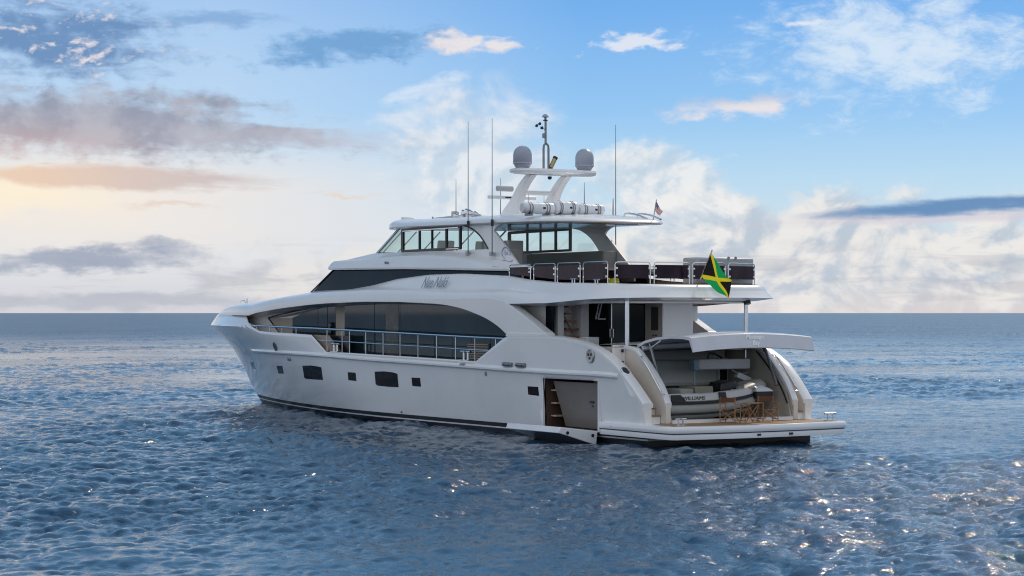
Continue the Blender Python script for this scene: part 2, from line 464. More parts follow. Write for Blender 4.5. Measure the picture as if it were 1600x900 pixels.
def build_sea():
    # rings round the bay; finer on the side of the yacht, coarse elsewhere
    mid = math.atan2(FW[1], FW[0])
    ang = np.concatenate([np.linspace(-20, 20, 620, endpoint=False), np.linspace(20, 40, 60, endpoint=False), np.linspace(40, 320, 100, endpoint=False), np.linspace(320, 340, 60, endpoint=False)])
    ang = np.radians(ang) + mid
    r = [0.5, 6, 14, 22]; d = 0.10
    x = 28.0
    while x < 60000:
        r.append(x); x += max(0.115, (x / 60) ** 1.9 * 0.115) if x < 400 else x * 0.05
    r = np.array(r); na, nr = len(ang), len(r)
    Rr, Aa = np.meshgrid(r, ang, indexing='ij')
    X = CAM[0] + Rr * np.cos(Aa); Yy = CAM[1] + Rr * np.sin(Aa)
    fade = np.clip((1600 - Rr) / 1200, 0, 1)
    Z = np.zeros_like(X); DX = np.zeros_like(X); DY = np.zeros_like(X)
    wd = mid + R(65)
    for size, peak, rms, seed, cut, turn in ((61.0, 3.0, 0.031, 3, 0.20, 0.0), (34.3, 1.1, 0.019, 8, 0.16, 0.5), (151.0, 12.0, 0.035, 5, 1.0, -0.4)):
        h, gx, gy = wave_tile(1024 if size < 100 else 512, size, wd, peak, rms, seed, cut)
        cx, sx_ = math.cos(turn), math.sin(turn)
        u, v = X * cx + Yy * sx_, -X * sx_ + Yy * cx
        Z += sample(h, size, u, v)
        a, b = sample(gx, size, u, v), sample(gy, size, u, v)
        DX += a * cx - b * sx_; DY += a * sx_ + b * cx
    gm = 0.78 + 9.0 * sample(wave_tile(256, 400.0, wd, 60.0, 0.05, 11, 20.0)[0], 400.0, X, Yy)
    gm = np.clip(gm, 0.35, 1.30)
    Z *= gm; DX *= gm; DY *= gm
    # the far side of the world stays flat enough
    Z *= fade; DX *= fade; DY *= fade
    X = X - DX * 1.25; Yy = Yy - DY * 1.25
    co = np.stack([X, Yy, Z], -1).reshape(-1, 3)
    i, j = np.meshgrid(np.arange(nr - 1), np.arange(na), indexing='ij'); j1 = (j + 1) % na
    q = np.stack([i * na + j, i * na + j1, (i + 1) * na + j1, (i + 1) * na + j], -1).reshape(-1, 4)[:, ::-1]
    me = bpy.data.meshes.new('sea')
    me.vertices.add(len(co)); me.vertices.foreach_set('co', co.ravel().astype(np.float32))
    me.loops.add(q.size); me.loops.foreach_set('vertex_index', q.ravel().astype(np.int32))
    me.polygons.add(len(q)); me.polygons.foreach_set('loop_start', np.arange(0, q.size, 4, dtype=np.int32))
    me.polygons.foreach_set('use_smooth', np.ones(len(q), bool))
    me.update(calc_edges=True)
    if me.polygons[len(q) // 2].normal.z < 0: me.flip_normals()
    m = bpy.data.materials.new('sea_water'); m.use_nodes = True
    t = m.node_tree; b = t.nodes['Principled BSDF']
    g = t.nodes.new('ShaderNodeNewGeometry')
    pos = g.outputs['Position']
    big = noise(t, pos, 0.03, 3)
    t.links.new(cmix(t, big.smooth(0.35, 0.65), (0.003, 0.036, 0.082), (0.004, 0.050, 0.110)), b.inputs['Base Color'])
    b.inputs['IOR'].default_value = 1.333
    ln = t.nodes.new('ShaderNodeVectorMath'); ln.operation = 'LENGTH'; t.links.new(pos, ln.inputs[0])
    far = NV(t, ln.outputs['Value']).smooth(60, 420)
    t.links.new((far * 0.23 + 0.055).s, b.inputs['Roughness'])
    streak = noise(t, pos, 0.035, 5, 0.65, 0.4).smooth(0.35, 0.65)
    t.links.new((0.62 - far * (0.10 + streak * 0.22)).s, b.inputs['Specular IOR Level'])
    gust = noise(t, pos, 0.05, 3).smooth(0.35, 0.68)
    n1 = noise(t, pos, 1.9, 3, 0.5, 0.3); n2 = noise(t, pos, 7.5, 4, 0.6, 0.3); n3 = noise(t, pos, 21.0, 3, 0.6, 0.2)
    hgt = (n1 * 0.030 + n2 * 0.027 + n3 * 0.010) * (gust * 1.0 + 0.30)
    bn = t.nodes.new('ShaderNodeBump'); bn.inputs['Strength'].default_value = 1.0; bn.inputs['Distance'].default_value = 1.0
    t.links.new(hgt.s, bn.inputs['Height']); t.links.new(bn.outputs[0], b.inputs['Normal'])
    me.materials.append(m)
    o = bpy.data.objects.new('sea', me); COL.objects.link(o)
    tag(o, 'choppy deep blue open sea reaching the horizon', 'sea', kind='structure')
build_sea()

# ================================================================== the yacht
yacht = empty('motor_yacht', (20, 0, 0), 'long white motor yacht lying at rest on the open blue sea', 'yacht')
SPECIAL_X = []
def stem_x(z): return np.interp(z, [-.8, -.3, .3, .72, 1.65, 2.59, 3.13, 3.32, 3.8, 4.33], [36.8, 37.6, 38.4, 39.08, 40.07, 41.4, 42.43, 42.95, 43.85, 43.1])
def hb(x, z):
    """half breadth of the hull"""
    B = np.interp(z, [-.8, 0, .4, 1, 2.5, 3.6, 3.8, 4.3], [2.6, 3.46, 3.53, 3.62, 3.74, 3.77, 3.77, 3.46])
    B = B * (1 - .02 * np.clip((4 - x) / 4, 0, 1))
    L = np.interp(z, [0, 2.5, 4], [21, 18, 15]); p = np.interp(z, [0, 2.5, 4], [1.75, 2.1, 2.35])
    t = np.clip((stem_x(z) - x) / L, 0, 1)
    return B * (1 - (1 - t) ** p)
def on_hull(u, v, off=0.0):
    y = 3.6
    for _ in range(30):
        q = P(u, v, 'y', y); y = .5 * y + .5 * float(hb(q[0], q[2]))
    return np.array([q[0], y + off, q[2]])

# ---- hull skin: top edge with the side-deck cut-out and the stern wing
top_px = [(1005, 661), (1005, 632), (988, 606), (971, 583), (959, 569), (938, 551), (921, 541), (904, 534), (887, 529.5), (871, 527), (852, 525.5), (820, 525), (793, 525),
          (786, 529), (742, 565.8), (700, 562.5), (640, 558.5), (580, 554.8), (545, 552.4), (510, 551), (486, 523.2), (450, 520.5), (420, 519), (404, 517), (394, 511.5), (388, 504), (385, 494)]
tp = [on_hull(u, v) for u, v in top_px]
tx = np.array([q[0] for q in tp]); tz = np.array([q[2] for q in tp])
tx[0] = tx[1] - 0.01
for i in range(1, len(tx)): tx[i] = max(tx[i], tx[i - 1] + 0.01)
tx = np.append(tx, [tx[-1] + .3, 43.2]); tz = np.append(tz, [4.30, 4.33])
def z_top(x): return np.interp(x, tx, tz)
X0 = float(tx[1])
dq = [on_hull(850, 590), on_hull(937, 596), on_hull(938, 674), on_hull(853, 667)]
DX1, DX0 = (dq[0][0] + dq[3][0]) / 2, (dq[1][0] + dq[2][0]) / 2
DZ1, DZ0 = (dq[0][2] + dq[1][2]) / 2, (dq[2][2] + dq[3][2]) / 2
print('door', DX0, DX1, DZ0, DZ1, 'top', np.round(np.stack([tx, tz], 1), 2).tolist())
def uniq(a, tol=0.02):
    o = []
    for v in sorted(a):
        if not o or v - o[-1] > tol: o.append(v)
    return o
XS = uniq([v for v in list(np.arange(X0, 36, .35)) + list(tx) + [DX0, DX1] if v < 36])
for v in (DX0, DX1, X0): XS[int(np.argmin(np.abs(np.array(XS) - v)))] = v
low_rows = [-.8, -.3, 0.0, .38, DZ0, 1.0, 1.6, DZ1, 2.24]
NF = 7
FR = [.18, .36, .55, .7464, .80, .90, 1.0]
def hull_secs():
    secs = []
    for x in XS:
        zt = float(z_top(x)); row = []
        zs = [min(z, zt) for z in low_rows] + [lerp(min(2.24, zt), zt, FR[k]) for k in range(NF)]
        for z in zs: row.append((x, float(hb(x, z)), z))
        secs.append(row)
    # bow: stations that follow the stem
    x_last = XS[-1]
    for k in range(1, 25):
        t = 1 - (1 - k / 24) ** 1.3
        row = []
        for z in low_rows + [lerp(2.24, 4.33, FR[j]) for j in range(NF)]:
            x = lerp(x_last, float(stem_x(z)), t)
            zz = min(z, float(z_top(x))) if z > 2.3 else z
            row.append((x, float(hb(x, zz)) if k < 24 else 0.0, zz))
        secs.append(row)
    return secs
SECS = hull_secs()
hull = MB()
m_ = len(SECS[0])
for i in range(len(SECS) - 1):
    xm = (SECS[i][0][0] + SECS[i + 1][0][0]) / 2
    for j in range(m_ - 1):
        zm = (low_rows[j] + low_rows[j + 1]) / 2 if j < len(low_rows) - 1 else 9
        if DX0 < xm < DX1 and DZ0 < zm < DZ1 and i + 1 < len(XS): continue
        q = [SECS[i][j], SECS[i + 1][j], SECS[i + 1][j + 1], SECS[i][j + 1]]
        hull.add(q, [(0, 1, 2, 3)])
        hull.add([(a, -b, c_) for a, b, c_ in q], [(3, 2, 1, 0)])
# transom plate below the platform
hull.add([(X0, float(hb(X0, z)) * s, z) for s in (1, -1) for z in (-.8, 0, .38, .5)], [(0, 1, 5, 4), (1, 2, 6, 5), (2, 3, 7, 6)])
ho = hull.build('hull', HULLW, yacht, angle=14)
so_ = ho.modifiers.new('thickness', 'SOLIDIFY'); so_.thickness = 0.05; so_.offset = -1

def hull_line(zf, off, x0=X0, x1=None, n=90):
    """points along the port side at height zf, up to the stem"""
    pts = []
    xe = float(stem_x(zf)) if x1 is None else x1
    for k in range(n + 1):
        t = 1 - (1 - k / n) ** 1.6 if x1 is None else k / n
        x = lerp(x0, xe, t); pts.append((x, float(hb(x, zf)) + off, zf))
    return pts
def hull_strip(name, m, z0, z1, off, x0=X0):
    b = MB()
    zs = np.unique(np.concatenate([np.linspace(z0, z1, 4), [v for v in (-.3, 0.0, .2) if z0 < v < z1]]))
    cols = [hull_line(float(z), off, x0) for z in zs]
    cols = [hull_line(float(z0), 0.0, x0)] + cols + [hull_line(float(z1), 0.0, x0)]
    b.loft([[c_[k] for c_ in cols] for k in range(len(cols[0]))]).mirror()
    # across the stern
    ys = [float(hb(x0, float(z))) + off for z in zs]
    n_ = len(zs)
    b.add([(x0 - .07, y, float(z)) for y, z in zip(ys, zs)] + [(x0 - .07, -y, float(z)) for y, z in zip(ys, zs)], [(k, k + 1, n_ + k + 1, n_ + k) for k in range(n_ - 1)])
    for s in (1, -1): b.add([(x0 - .07, s * y, float(z)) for y, z in zip(ys, zs)] + [(x0 + .02, s * y, float(z)) for y, z in zip(ys, zs)], [(k, k + 1, n_ + k + 1, n_ + k) for k in range(n_ - 1)])
    return b.build(name, m, yacht)
hull_strip('boot_stripe', BLACK, .235, .385, .012)
hull_strip('white_stripe', WHITEP, .185, .235, .014)
hull_strip('antifouling', BLACK, -.75, .185, .012)

# ---- rub rail
rr_px = [(394, 549), (420, 550.5), (460, 552.8), (509, 556), (580, 562), (650, 567), (718, 572), (799, 578), (880, 583), (940, 586), (966, 588.5)]
rr = smooth_poly([on_hull(u, v) for u, v in rr_px], 6)
b = MB()
secs = []
for k, q in enumerate(rr):
    e = min(1.0, .35 + .25 * min(k, len(rr) - 1 - k))
    x, z = q[0], q[2]
    secs.append([(x, float(hb(x, z + dz_)) + dy_ * e, z + dz_) for dy_, dz_ in ((-.02, .13), (.05, .085), (.105, .03), (.105, -.03), (.06, -.065), (-.02, -.075))])
b.loft(secs, caps=True).pair('rub_rail', SUPW, yacht)
# flat capping rail under the side-deck guardrail
b = MB()
cap = [on_hull(u, v) for u, v in ((742, 565.8), (700, 562.5), (640, 558.5), (580, 554.8), (545, 552.4), (510, 551))]
cap = smooth_poly(cap, 5)
b.loft([[(q[0], q[1] + .012, q[2] - .10), (q[0], q[1] + .03, q[2] - .02), (q[0], q[1] + .01, q[2] + .025), (q[0], q[1] - .22, q[2] + .025), (q[0], q[1] - .22, q[2] - .1)] for q in cap], close=True, caps=True)
b.pair('rail_capping', SUPW, yacht)

# ---- patches on the hull: windows, ports
def hull_patch(poly_px, off=.006, n=5, back=.03):
    """a thin plate that follows the hull; poly_px: upper edge left to right, then lower edge left to right"""
    up_, lo_ = poly_px
    b = MB(); g = []
    for i in range(n + 1):
        t = i / n
        def at(e):
            s = t * (len(e) - 1); k = min(int(s), len(e) - 2); return np.array(e[k]) * (1 - (s - k)) + np.array(e[k + 1]) * (s - k)
        a, c_ = at(up_), at(lo_)
        g.append([on_hull(*(a + (c_ - a) * j / n)) for j in range(n + 1)])
    f = [[(q[0], q[1] + off, q[2]) for q in r_] for r_ in g]
    b.loft(f)
    rim = [f[i][0] for i in range(n + 1)] + [f[n][j] for j in range(1, n + 1)] + [f[i][n] for i in range(n - 1, -1, -1)] + [f[0][j] for j in range(n - 1, 0, -1)]
    b.loft([rim, [(x, y - off - back, z) for x, y, z in rim]], close=True)
    return b
ports = [([(391, 565.8), (396.5, 566.3)], [(394.5, 576), (399.7, 577)]),
         ([(432.3, 571.5), (441, 572)], [(435, 583.5), (443.6, 584)]),
         ([(543.3, 581.5), (555.5, 582.3)], [(544.5, 594), (557, 595.3)]),
         ([(643, 589.8), (656.5, 590.5)], [(644.5, 603), (658, 604.2)]),
         ([(824.5, 603.5), (841, 604.5)], [(825.5, 616.5), (842.3, 618.6)])]
for p in ports: hull_patch(p, n=2).build('porthole', PGLASS, yacht)
for dx_, dy_, sc_ in ((0, 0, 1),):
    w1 = ([(472.6, 571.3), (485, 571.0), (497, 572.6), (502, 574)], [(475.5, 590), (478, 591.8), (492, 593), (504.6, 593.6)])
    w2 = ([(585.5, 580.6), (600, 580.2), (614, 581.8), (621, 584)], [(587, 600), (590, 602.5), (606, 604.3), (623, 605)])
for p in (w1, w2): hull_patch(p, n=6).build('hull_window', PGLASS, yacht)
# little fittings on the hull side
def stud(u, v, r, name, m, d=.05):
    q = on_hull(u, v); MB().lathe([(0, -.03), (r, -.03), (r, d * .6), (r * .7, d), (0, d)], q, 12, Vector((0, 1, 0))).build(name, m, yacht)
for u, v in ((450.5, 561), (453.5, 561.3)): stud(u, v, .07, 'drain_outlet', DSTEEL)
stud(628, 643.5, .05, 'drain_outlet', DSTEEL); stud(759.5, 584.5, .06, 'drain_outlet', DSTEEL); stud(759.5, 582, .035, 'drain_outlet', DSTEEL)
# anchor hawse at the bow
q = on_hull(430, 541); hw = MB().lathe([(0.0, .0), (.15, .0), (.20, .02), (.21, .035), (.17, .04), (.14, .01)], q, 18, Vector((.12, 1, -.25))).build('hawse_pipe', DSTEEL, yacht)
MB().lathe([(0, 0.0), (.16, 0.0), (.16, .03), (0, .03)], q, 18, Vector((.12, 1, -.25))).build('opening', BLACKM, hw)
# fairleads: two slots aft of the side deck and the round stern fairlead
for u in (796, 816.5):
    q0 = on_hull(u - 9, 569 + (u - 796) * .05); q1 = on_hull(u - 3, 569.3); q2 = on_hull(u + 5, 570.2 + (u - 796) * .05)
    c_ = (q0 + q2) / 2
    fl = MB().tube([(q0[0], q0[1] + .0, q0[2]), (c_[0], c_[1] + .05, c_[2]), (q2[0], q2[1] + .01, q2[2])], .085, 10).build('fairlead', DSTEEL, yacht)
    MB().tube([(lerp(q0[0], q2[0], .3), q1[1] + .085, c_[2]), (lerp(q0[0], q2[0], .85), q1[1] + .065, c_[2])], .045, 8).build('slot', BLACKM, fl)
q = on_hull(923, 556)
fl = MB().lathe([(0, 0), (.22, 0), (.25, .03), (.22, .06), (.15, .05)], q, 10, Vector((0, 1, 0))).build('stern_fairlead', mat('fairlead_steel', (.45, .44, .42), .35, metal=.7), yacht)
for a, b_ in ((-.08, .04), (.08, .04), (0, -.08)):
    MB().box((q[0] + a, q[1] + .055, q[2] + b_), (.08, .02, .09)).build('slot', BLACKM, fl)
# rope cleats on the capping
def cleat(loc, rz=0.0, s=1.0, name='mooring_cleat', parent=yacht):
    c_ = Vector(loc); rot = Matrix.Rotation(rz, 3, 'Z'); b = MB()
    b.box(c_ + Vector((0, 0, .02 * s)), (.62 * s, .2 * s, .04 * s), rot)
    for k in (-.15, .15): b.tube([c_ + rot @ Vector((k * s, 0, .03 * s)), c_ + rot @ Vector((k * s, 0, .32 * s))], .045 * s, 8)
    for k in (-.15, .15): b.tube([c_ + rot @ Vector(((k - .2) * s, 0, .34 * s)), c_ + rot @ Vector(((k + .2) * s, 0, .34 * s))], .045 * s, 8)
    return b.build(name, STEEL, parent)
for u, v in ((522, 551), (725, 564.5)):
    q = on_hull(u, v); cleat((q[0], q[1] - .08, q[2] + .02))
    a, c_ = on_hull(u - 4, v + 6), on_hull(u + 4, v + 6.5)
    MB().tube([(a[0], a[1] + .03, a[2]), (c_[0], c_[1] + .03, c_[2])], .07, 8).build('roller', DSTEEL, yacht)

# ---- side door in the hull, folded down to a small platform
yd = float(hb((DX0 + DX1) / 2, 1.2))
b = MB()
xa, xb, za, zb, yi = DX0, DX1, DZ0, DZ1, yd - 1.5
for q in ([(xa, yd - .02, za), (xb, yd - .02, za), (xb, yi, za), (xa, yi, za)], [(xa, yd - .02, zb), (xa, yi, zb), (xb, yi, zb), (xb, yd - .02, zb)],
          [(xa, yi, za), (xb, yi, za), (xb, yi, zb), (xa, yi, zb)], [(xa, yd - .02, za), (xa, yi, za), (xa, yi, zb), (xa, yd - .02, zb)], [(xb, yd - .02, za), (xb, yd - .02, zb), (xb, yi, zb), (xb, yi, za)]):
    b.add(q, [(0, 1, 2, 3)])
lobby = b.build('side_lobby', BROWN, yacht, smooth=False)
dl = MB().add([(xa - .0, yd - .50, za + .03), (xb - .42, yd - .62, za + .03), (xb - .30, yd - .18, zb - .10), (xa - .0, yd - .10, zb - .10), (xa, yd - .56, za + .03), (xb - .42, yd - .68, za + .03), (xb - .30, yd - .24, zb - .10), (xa, yd - .16, zb - .10)], [(0, 1, 2, 3), (7, 6, 5, 4), (0, 4, 5, 1), (1, 5, 6, 2), (2, 6, 7, 3), (3, 7, 4, 0)]).build('inner_door', mat('lobby_door', (0.20, 0.18, 0.165), .35), yacht, smooth=False)
MB().tube([(xa + .95, yd - .26, 1.34), (xa + .72, yd - .26, 1.34)], .03).build('handle', BLACKM, dl)
MB().lathe([(0, 0), (.035, 0), (.035, .03), (0, .03)], (xa + .85, yd - .33, 1.20), 10, Vector((0, 1, 0))).build('lock', BLACKM, dl)
for k in range(3): MB().box((xb - .2, yd - .5, za + .4 + .45 * k), (.34, .5, .05)).build('shelf', TAN, lobby)
fr = MB()
for a0, a1, c0, c1 in ((xa - .06, xa, za, zb + .06), (xb, xb + .06, za, zb + .06), (xa, xb, zb, zb + .06)):
    fr.box(((a0 + a1) / 2, yd + .0, (c0 + c1) / 2), (a1 - a0, .12, c1 - c0))
fr.build('door_frame', HULLW, yacht)
# the flap: outer edge a little higher than the hinge
yo = yd + 1.62
b = MB()
sec = [(yd + .04, za + .02), (yo - .07, za + .20), (yo, za + .0), (yo - .35, za - .10), (yd + .1, za - .46)]
flap = MB().prism([(y_, z_) for y_, z_ in sec], xa + .02, xb - .02, 'x').build('boarding_flap', HULLW, yacht, bevel=.02)
for yy_, zz_ in ((yo - .35, za - .0), (yd + .25, za - .12)):
    MB().lathe([(0, 0), (.055, 0), (.055, .03), (0, .03)], (xa + .02, yy_, zz_), 10, Vector((-1, 0, 0))).build('bumper', BLACKM, flap)
MB().box(((xa + xb) / 2, yd + .01, za - .0), (xb - xa, .1, .05)).build('sill', STEEL, lobby)

# ---- stern wing caps (outer bulwark sweeping down to the platform)
wing_i = [k for k in range(1, 13)]
wing = smooth_poly([tp[k] for k in wing_i], 5)
wing_len = len(wing)
b = MB(); WT = .40
b.loft([[(q[0], q[1] - .0 + .012, q[2] - .10), (q[0], q[1] + .012, q[2] + .01), (q[0], q[1] - .06, q[2] + .035), (q[0], q[1] - WT + .05, q[2] + .035), (q[0], q[1] - WT, q[2] + .0), (q[0], q[1] - WT, q[2] - .12)] for q in wing], close=True, caps=True)
b.pair('wing_capping', SUPW, yacht)
# inner face and aft end of the wings
inner = [(q[0], q[2]) for q in wing]
poly = inner + [(inner[-1][0], 2.5), (2.95, 2.5), (2.95, .70), (inner[0][0], .70)]
b = MB()
yw = float(hb(1.5, 2.0))
b.prism([(x, z - .02) for x, z in poly], yw - WT, yw - WT + .05)
b.add([(X0 - .004, yw - WT, .70), (X0 - .004, float(hb(X0, .7)) - .01, .70), (X0 - .004, float(hb(X0, 1.38)), 1.38), (X0 - .004, yw - WT, 1.38)], [(0, 1, 2, 3)])
b.pair('wing_lining', CREAM, yacht)
q = tp[4]; MB().lathe([(0, .0), (.12, .0), (.165, .02), (.165, .03), (.13, .04), (.12, .02)], (lerp(tp[4][0], tp[3][0], .9), tp[4][1] - .2, lerp(tp[4][2], tp[3][2], .9) + .03), 14, Vector((-.75, 0, .66))).build('wing_hawse', STEEL, yacht)
q = (lerp(tp[4][0], tp[3][0], .9), tp[4][1] - .2, lerp(tp[4][2], tp[3][2], .9) + .035)
MB().lathe([(0, 0), (.13, 0), (.13, .03), (0, .03)], q, 12, Vector((-.75, 0, .66))).build('wing_hawse_opening', BLACKM, yacht)

# ---- swim platform
def platform_outline(off):
    pts = [(3.0, 3.68 + off), (1.0, 3.71 + off), (-.55, 3.74 + off), (-1.14 - off * .5, 3.70 + off), (-1.29 - off, 3.54 + off * .7)]
    for y in (2.6, 1.7, .8, 0): pts.append((-1.28 - off - .30 * (1 - (y / 3.4) ** 2), y))
    return pts + [(x, -y) for x, y in reversed(pts[:-1])]
b = MB()
prof = [(-.30, .30), (-.06, .30), (-.045, .46), (-.05, .475), (-.05, .495), (-.015, .51), (.0, .56), (.0, .66), (-.03, .71), (-.09, .73), (-.20, .73)]
rings = [[(x, y, z) for x, y in platform_outline(o)] for o, z in prof]
b.loft(rings)
b.add([(x, y, .727) for x, y in platform_outline(-.18)], [tuple(range(17))])
b.add([(x, y, .30) for x, y in platform_outline(-.30)], [tuple(range(17))])
plat = b.build('swim_platform', HULLW, yacht, angle=40)
rings = [[(x, y, z) for x, y in platform_outline(o)] for o, z in ((-.047, .470), (-.032, .476), (-.032, .494), (-.047, .50))]
MB().loft(rings).build('groove_line', NAVY, plat)
b = MB()
ol = [(x, y) for x, y in platform_outline(-.24)]
ol = [(.42, 3.2)] + [q for q in ol if q[0] < .4] + [(.42, -3.2)]
b.prism(ol, .724, .737, 'z')
b.build('teak_deck', TEAK, plat, smooth=False)
for yy_, k in ((3.60, 0), (-3.35, 1)): pass
cleat((-.72, 2.95, .735), R(90), .62, 'platform_cleat'); cleat((-.80, -3.28, .735), R(90), .72, 'platform_cleat')
for x_, y_ in ((2.2, 3.675), (-.2, 3.66), (-1.40, 2.4), (-1.54, 0.2), (-1.5, -1.2)):
    MB().lathe([(0, -.02), (.035, -.02), (.035, .015), (0, .02)], (x_, y_, .60), 8, Vector((-.2 if y_ > 3 else -1, 1 if y_ > 3 else 0, 0))).build('socket', DSTEEL, plat)
for y_ in (.35, -1.0): MB().box((-1.50, y_, .40), (.06, .16, .07)).build('underwater_light', BLACKM, plat)

# ---- inner wings each side of the garage, with the steps between
iw_px = [(1048, 660), (1050, 631), (1040, 604), (1026, 579), (1012, 558), (1001, 545), (985, 541)]
iw = [P(u, v, 'y', 2.55) for u, v in iw_px]
iw[0] = np.array([iw[1][0], 2.55, .73])
crv = smooth_poly(iw[1:], 5)
b = MB()
sec = []
for q in crv: sec.append([(q[0] + .02, 2.80, q[2] - .08), (q[0], 2.80, q[2]), (q[0], 2.77, q[2] + .03), (q[0], 2.60, q[2] + .03), (q[0], 2.56, q[2]), (q[0] + .02, 2.56, q[2] - .14)])
b.loft(sec, close=True, caps=True).pair('inner_wing_capping', SUPW, yacht)
poly = [(q[0], q[2] - .03) for q in crv] + [(4.6, crv[-1][2] - .03), (4.6, .74), (crv[0][0], .74)]
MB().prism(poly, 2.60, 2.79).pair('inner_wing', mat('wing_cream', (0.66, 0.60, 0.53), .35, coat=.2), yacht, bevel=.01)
b = MB()
hr = [P(u, v, 'y', 2.82) for u, v in ((1002, 557), (1010, 567), (1022, 588), (1037, 616))]
hr = [(q[0], q[1] + .05, q[2]) for q in hr]
b.tube([(hr[0][0], hr[0][1] - .1, hr[0][2])] + smooth_poly(hr, 4) + [(hr[-1][0], hr[-1][1] - .1, hr[-1][2])], .024, 8)
b.pair('stair_handrail', STEEL, yacht)
# steps from the platform to the cockpit, both sides
for s in (1, -1):
    for k in range(8):
        x0_, z0_ = .62 + .30 * k, .74 + .235 * (k + 1)
        st = MB().box((x0_ + .17, s * 3.04, z0_ / 2 + .36), (.34, .46, z0_ - .72)).build('stair_step', SUPW, yacht)
        MB().box((x0_ + .15, s * 3.04, z0_ + .012), (.36, .455, .045)).build('tread', TEAK, st)
    # gate at the head of the stairs
gate = MB()
gx = 2.75
gate.box((gx, 3.03, 2.92), (.05, .46, .62)).build('stair_gate', CREAM, yacht, bevel=.02)
MB().tube([(gx - .05, 2.82, 2.6), (gx - .05, 2.82, 3.28), (gx - .05, 3.28, 3.28)], .035, 8).build('gate_frame', SUPW, yacht)
for z_ in (2.72, 3.12): MB().box((gx - .07, 2.9, z_), (.06, .06, .1)).build('hinge', BLACKM, yacht)

# ---- garage
b = MB()
gx0, gx1, gy, gz0, gz1 = .30, 4.5, 2.56, .76, 3.12
b.add([(gx0, gy, gz0), (gx1, gy, gz0), (gx1, -gy, gz0), (gx0, -gy, gz0), (gx0 + 1.7, gy, gz1), (gx1, gy, gz1), (gx1, -gy, gz1), (gx0 + 1.7, -gy, gz1)], [(0, 1, 2, 3), (7, 6, 5, 4), (1, 5, 6, 2)])
gar = b.build('garage', LINING, yacht, smooth=False)
for s in (1, -1): MB().prism([(gx0 + .05, gz0), (gx1, gz0), (gx1, gz1), (gx0 + 1.75, gz1), (gx0 + 1.2, 2.6), (gx0 + .35, 1.75)], s * 2.52, s * 2.575).build('side_panel', mat('garage_side', (0.52, 0.48, 0.41), .5), gar)
MB().box((.42, 0, .79), (.30, 5.1, .12)).build('sill', SUPW, gar)
MB().box((gx1 - .35, 0.1, 2.45), (.7, 4.9, 1.25)).build('overhead_locker', mat('locker_grey', (0.68, 0.71, 0.68), .4), gar, bevel=.05)
MB().box((gx1 - .72, 0.1, 1.98), (.08, 4.9, .10)).build('locker_rail', SUPW, gar)
MB().box((gx1 - .05, 0.0, 1.3), (.06, 5.0, 1.0)).build('back_panel', mat('dark_brown_panel', (0.10, 0.07, 0.05), .5), gar)
for y_ in (1.9, .6): MB().box((gx1 - .10, y_, 1.35), (.06, .9, .9)).build('cabinet_door', TAN, gar)
wd = MB().box((gx1 - .8, -2.15, 2.3), (.06, .45, 1.0)).build('garage_window', SUPW, gar, bevel=.02)
MB().box((gx1 - .84, -2.15, 2.3), (.03, .30, .84)).build('pane', DGLASS, wd)
for s in (1, -1):
    MB().tube([(q[0] + .22, s * 2.50, q[2] - .10) for q in crv[:-6]], .028, 6).build('door_seal', BLACKM, gar)
# top of the garage opening
b = MB()
top = []
for y in np.linspace(-2.58, 2.58, 17):
    c_ = .10 * (1 - (y / 2.58) ** 2)
    top.append([(2.55, y, 3.10 + c_), (2.1, y, 3.10 + c_), (1.98, y, 3.17 + c_), (2.02, y, 3.27 + c_), (2.2, y, 3.32 + c_), (4.6, y, 3.30 + c_)])
b.loft(top).build('garage_coaming', SUPW, yacht)
# tender crane on the ceiling
yc = P(1085, 568, 'x', 2.4)[1]
cr = MB().box((2.4, (P(1088, 568, 'x', 2.4)[1] + P(1168, 568, 'x', 2.4)[1]) / 2, 2.62), (.36, abs(P(1088, 568, 'x', 2.4)[1] - P(1168, 568, 'x', 2.4)[1]), .36)).build('crane_beam', mat('crane_white', (0.62, 0.62, 0.62), .35), gar, bevel=.04)
y0_ = P(1085, 568, 'x', 2.4)[1]
MB().box((2.4, y0_, 2.60), (.30, .24, .38)).build('crane_end', mat('crane_blue', (0.22, 0.33, 0.40), .35), cr, bevel=.03)
MB().tube([(2.4, y0_, 2.4), (2.4, y0_, 1.75)], .03).build('crane_strap', mat('strap_blue', (0.40, 0.48, 0.52), .6), cr)
y1_ = P(1150, 580, 'x', 2.3)[1]
MB().box((2.3, y1_ - .3, 2.14), (.22, .62, .20), Matrix.Rotation(R(20), 3, 'X')).build('crane_arm', WHITEP, cr, bevel=.03)
MB().tube([(2.3, y1_ + .25, 2.42), (2.3, y1_ - .1, 2.25), (2.3, y1_ - .5, 2.30)], .045).build('crane_ram', DSTEEL, cr)
MB().tube(smooth_poly([(2.4, P(1106, 560, 'x', 2.4)[1], 2.78), (2.4, P(1108, 556, 'x', 2.4)[1], 2.98), (2.4, P(1116, 556, 'x', 2.4)[1], 2.98), (2.4, P(1128, 559, 'x', 2.4)[1], 2.84)], 4), .035).build('crane_hose', BLACKM, cr)

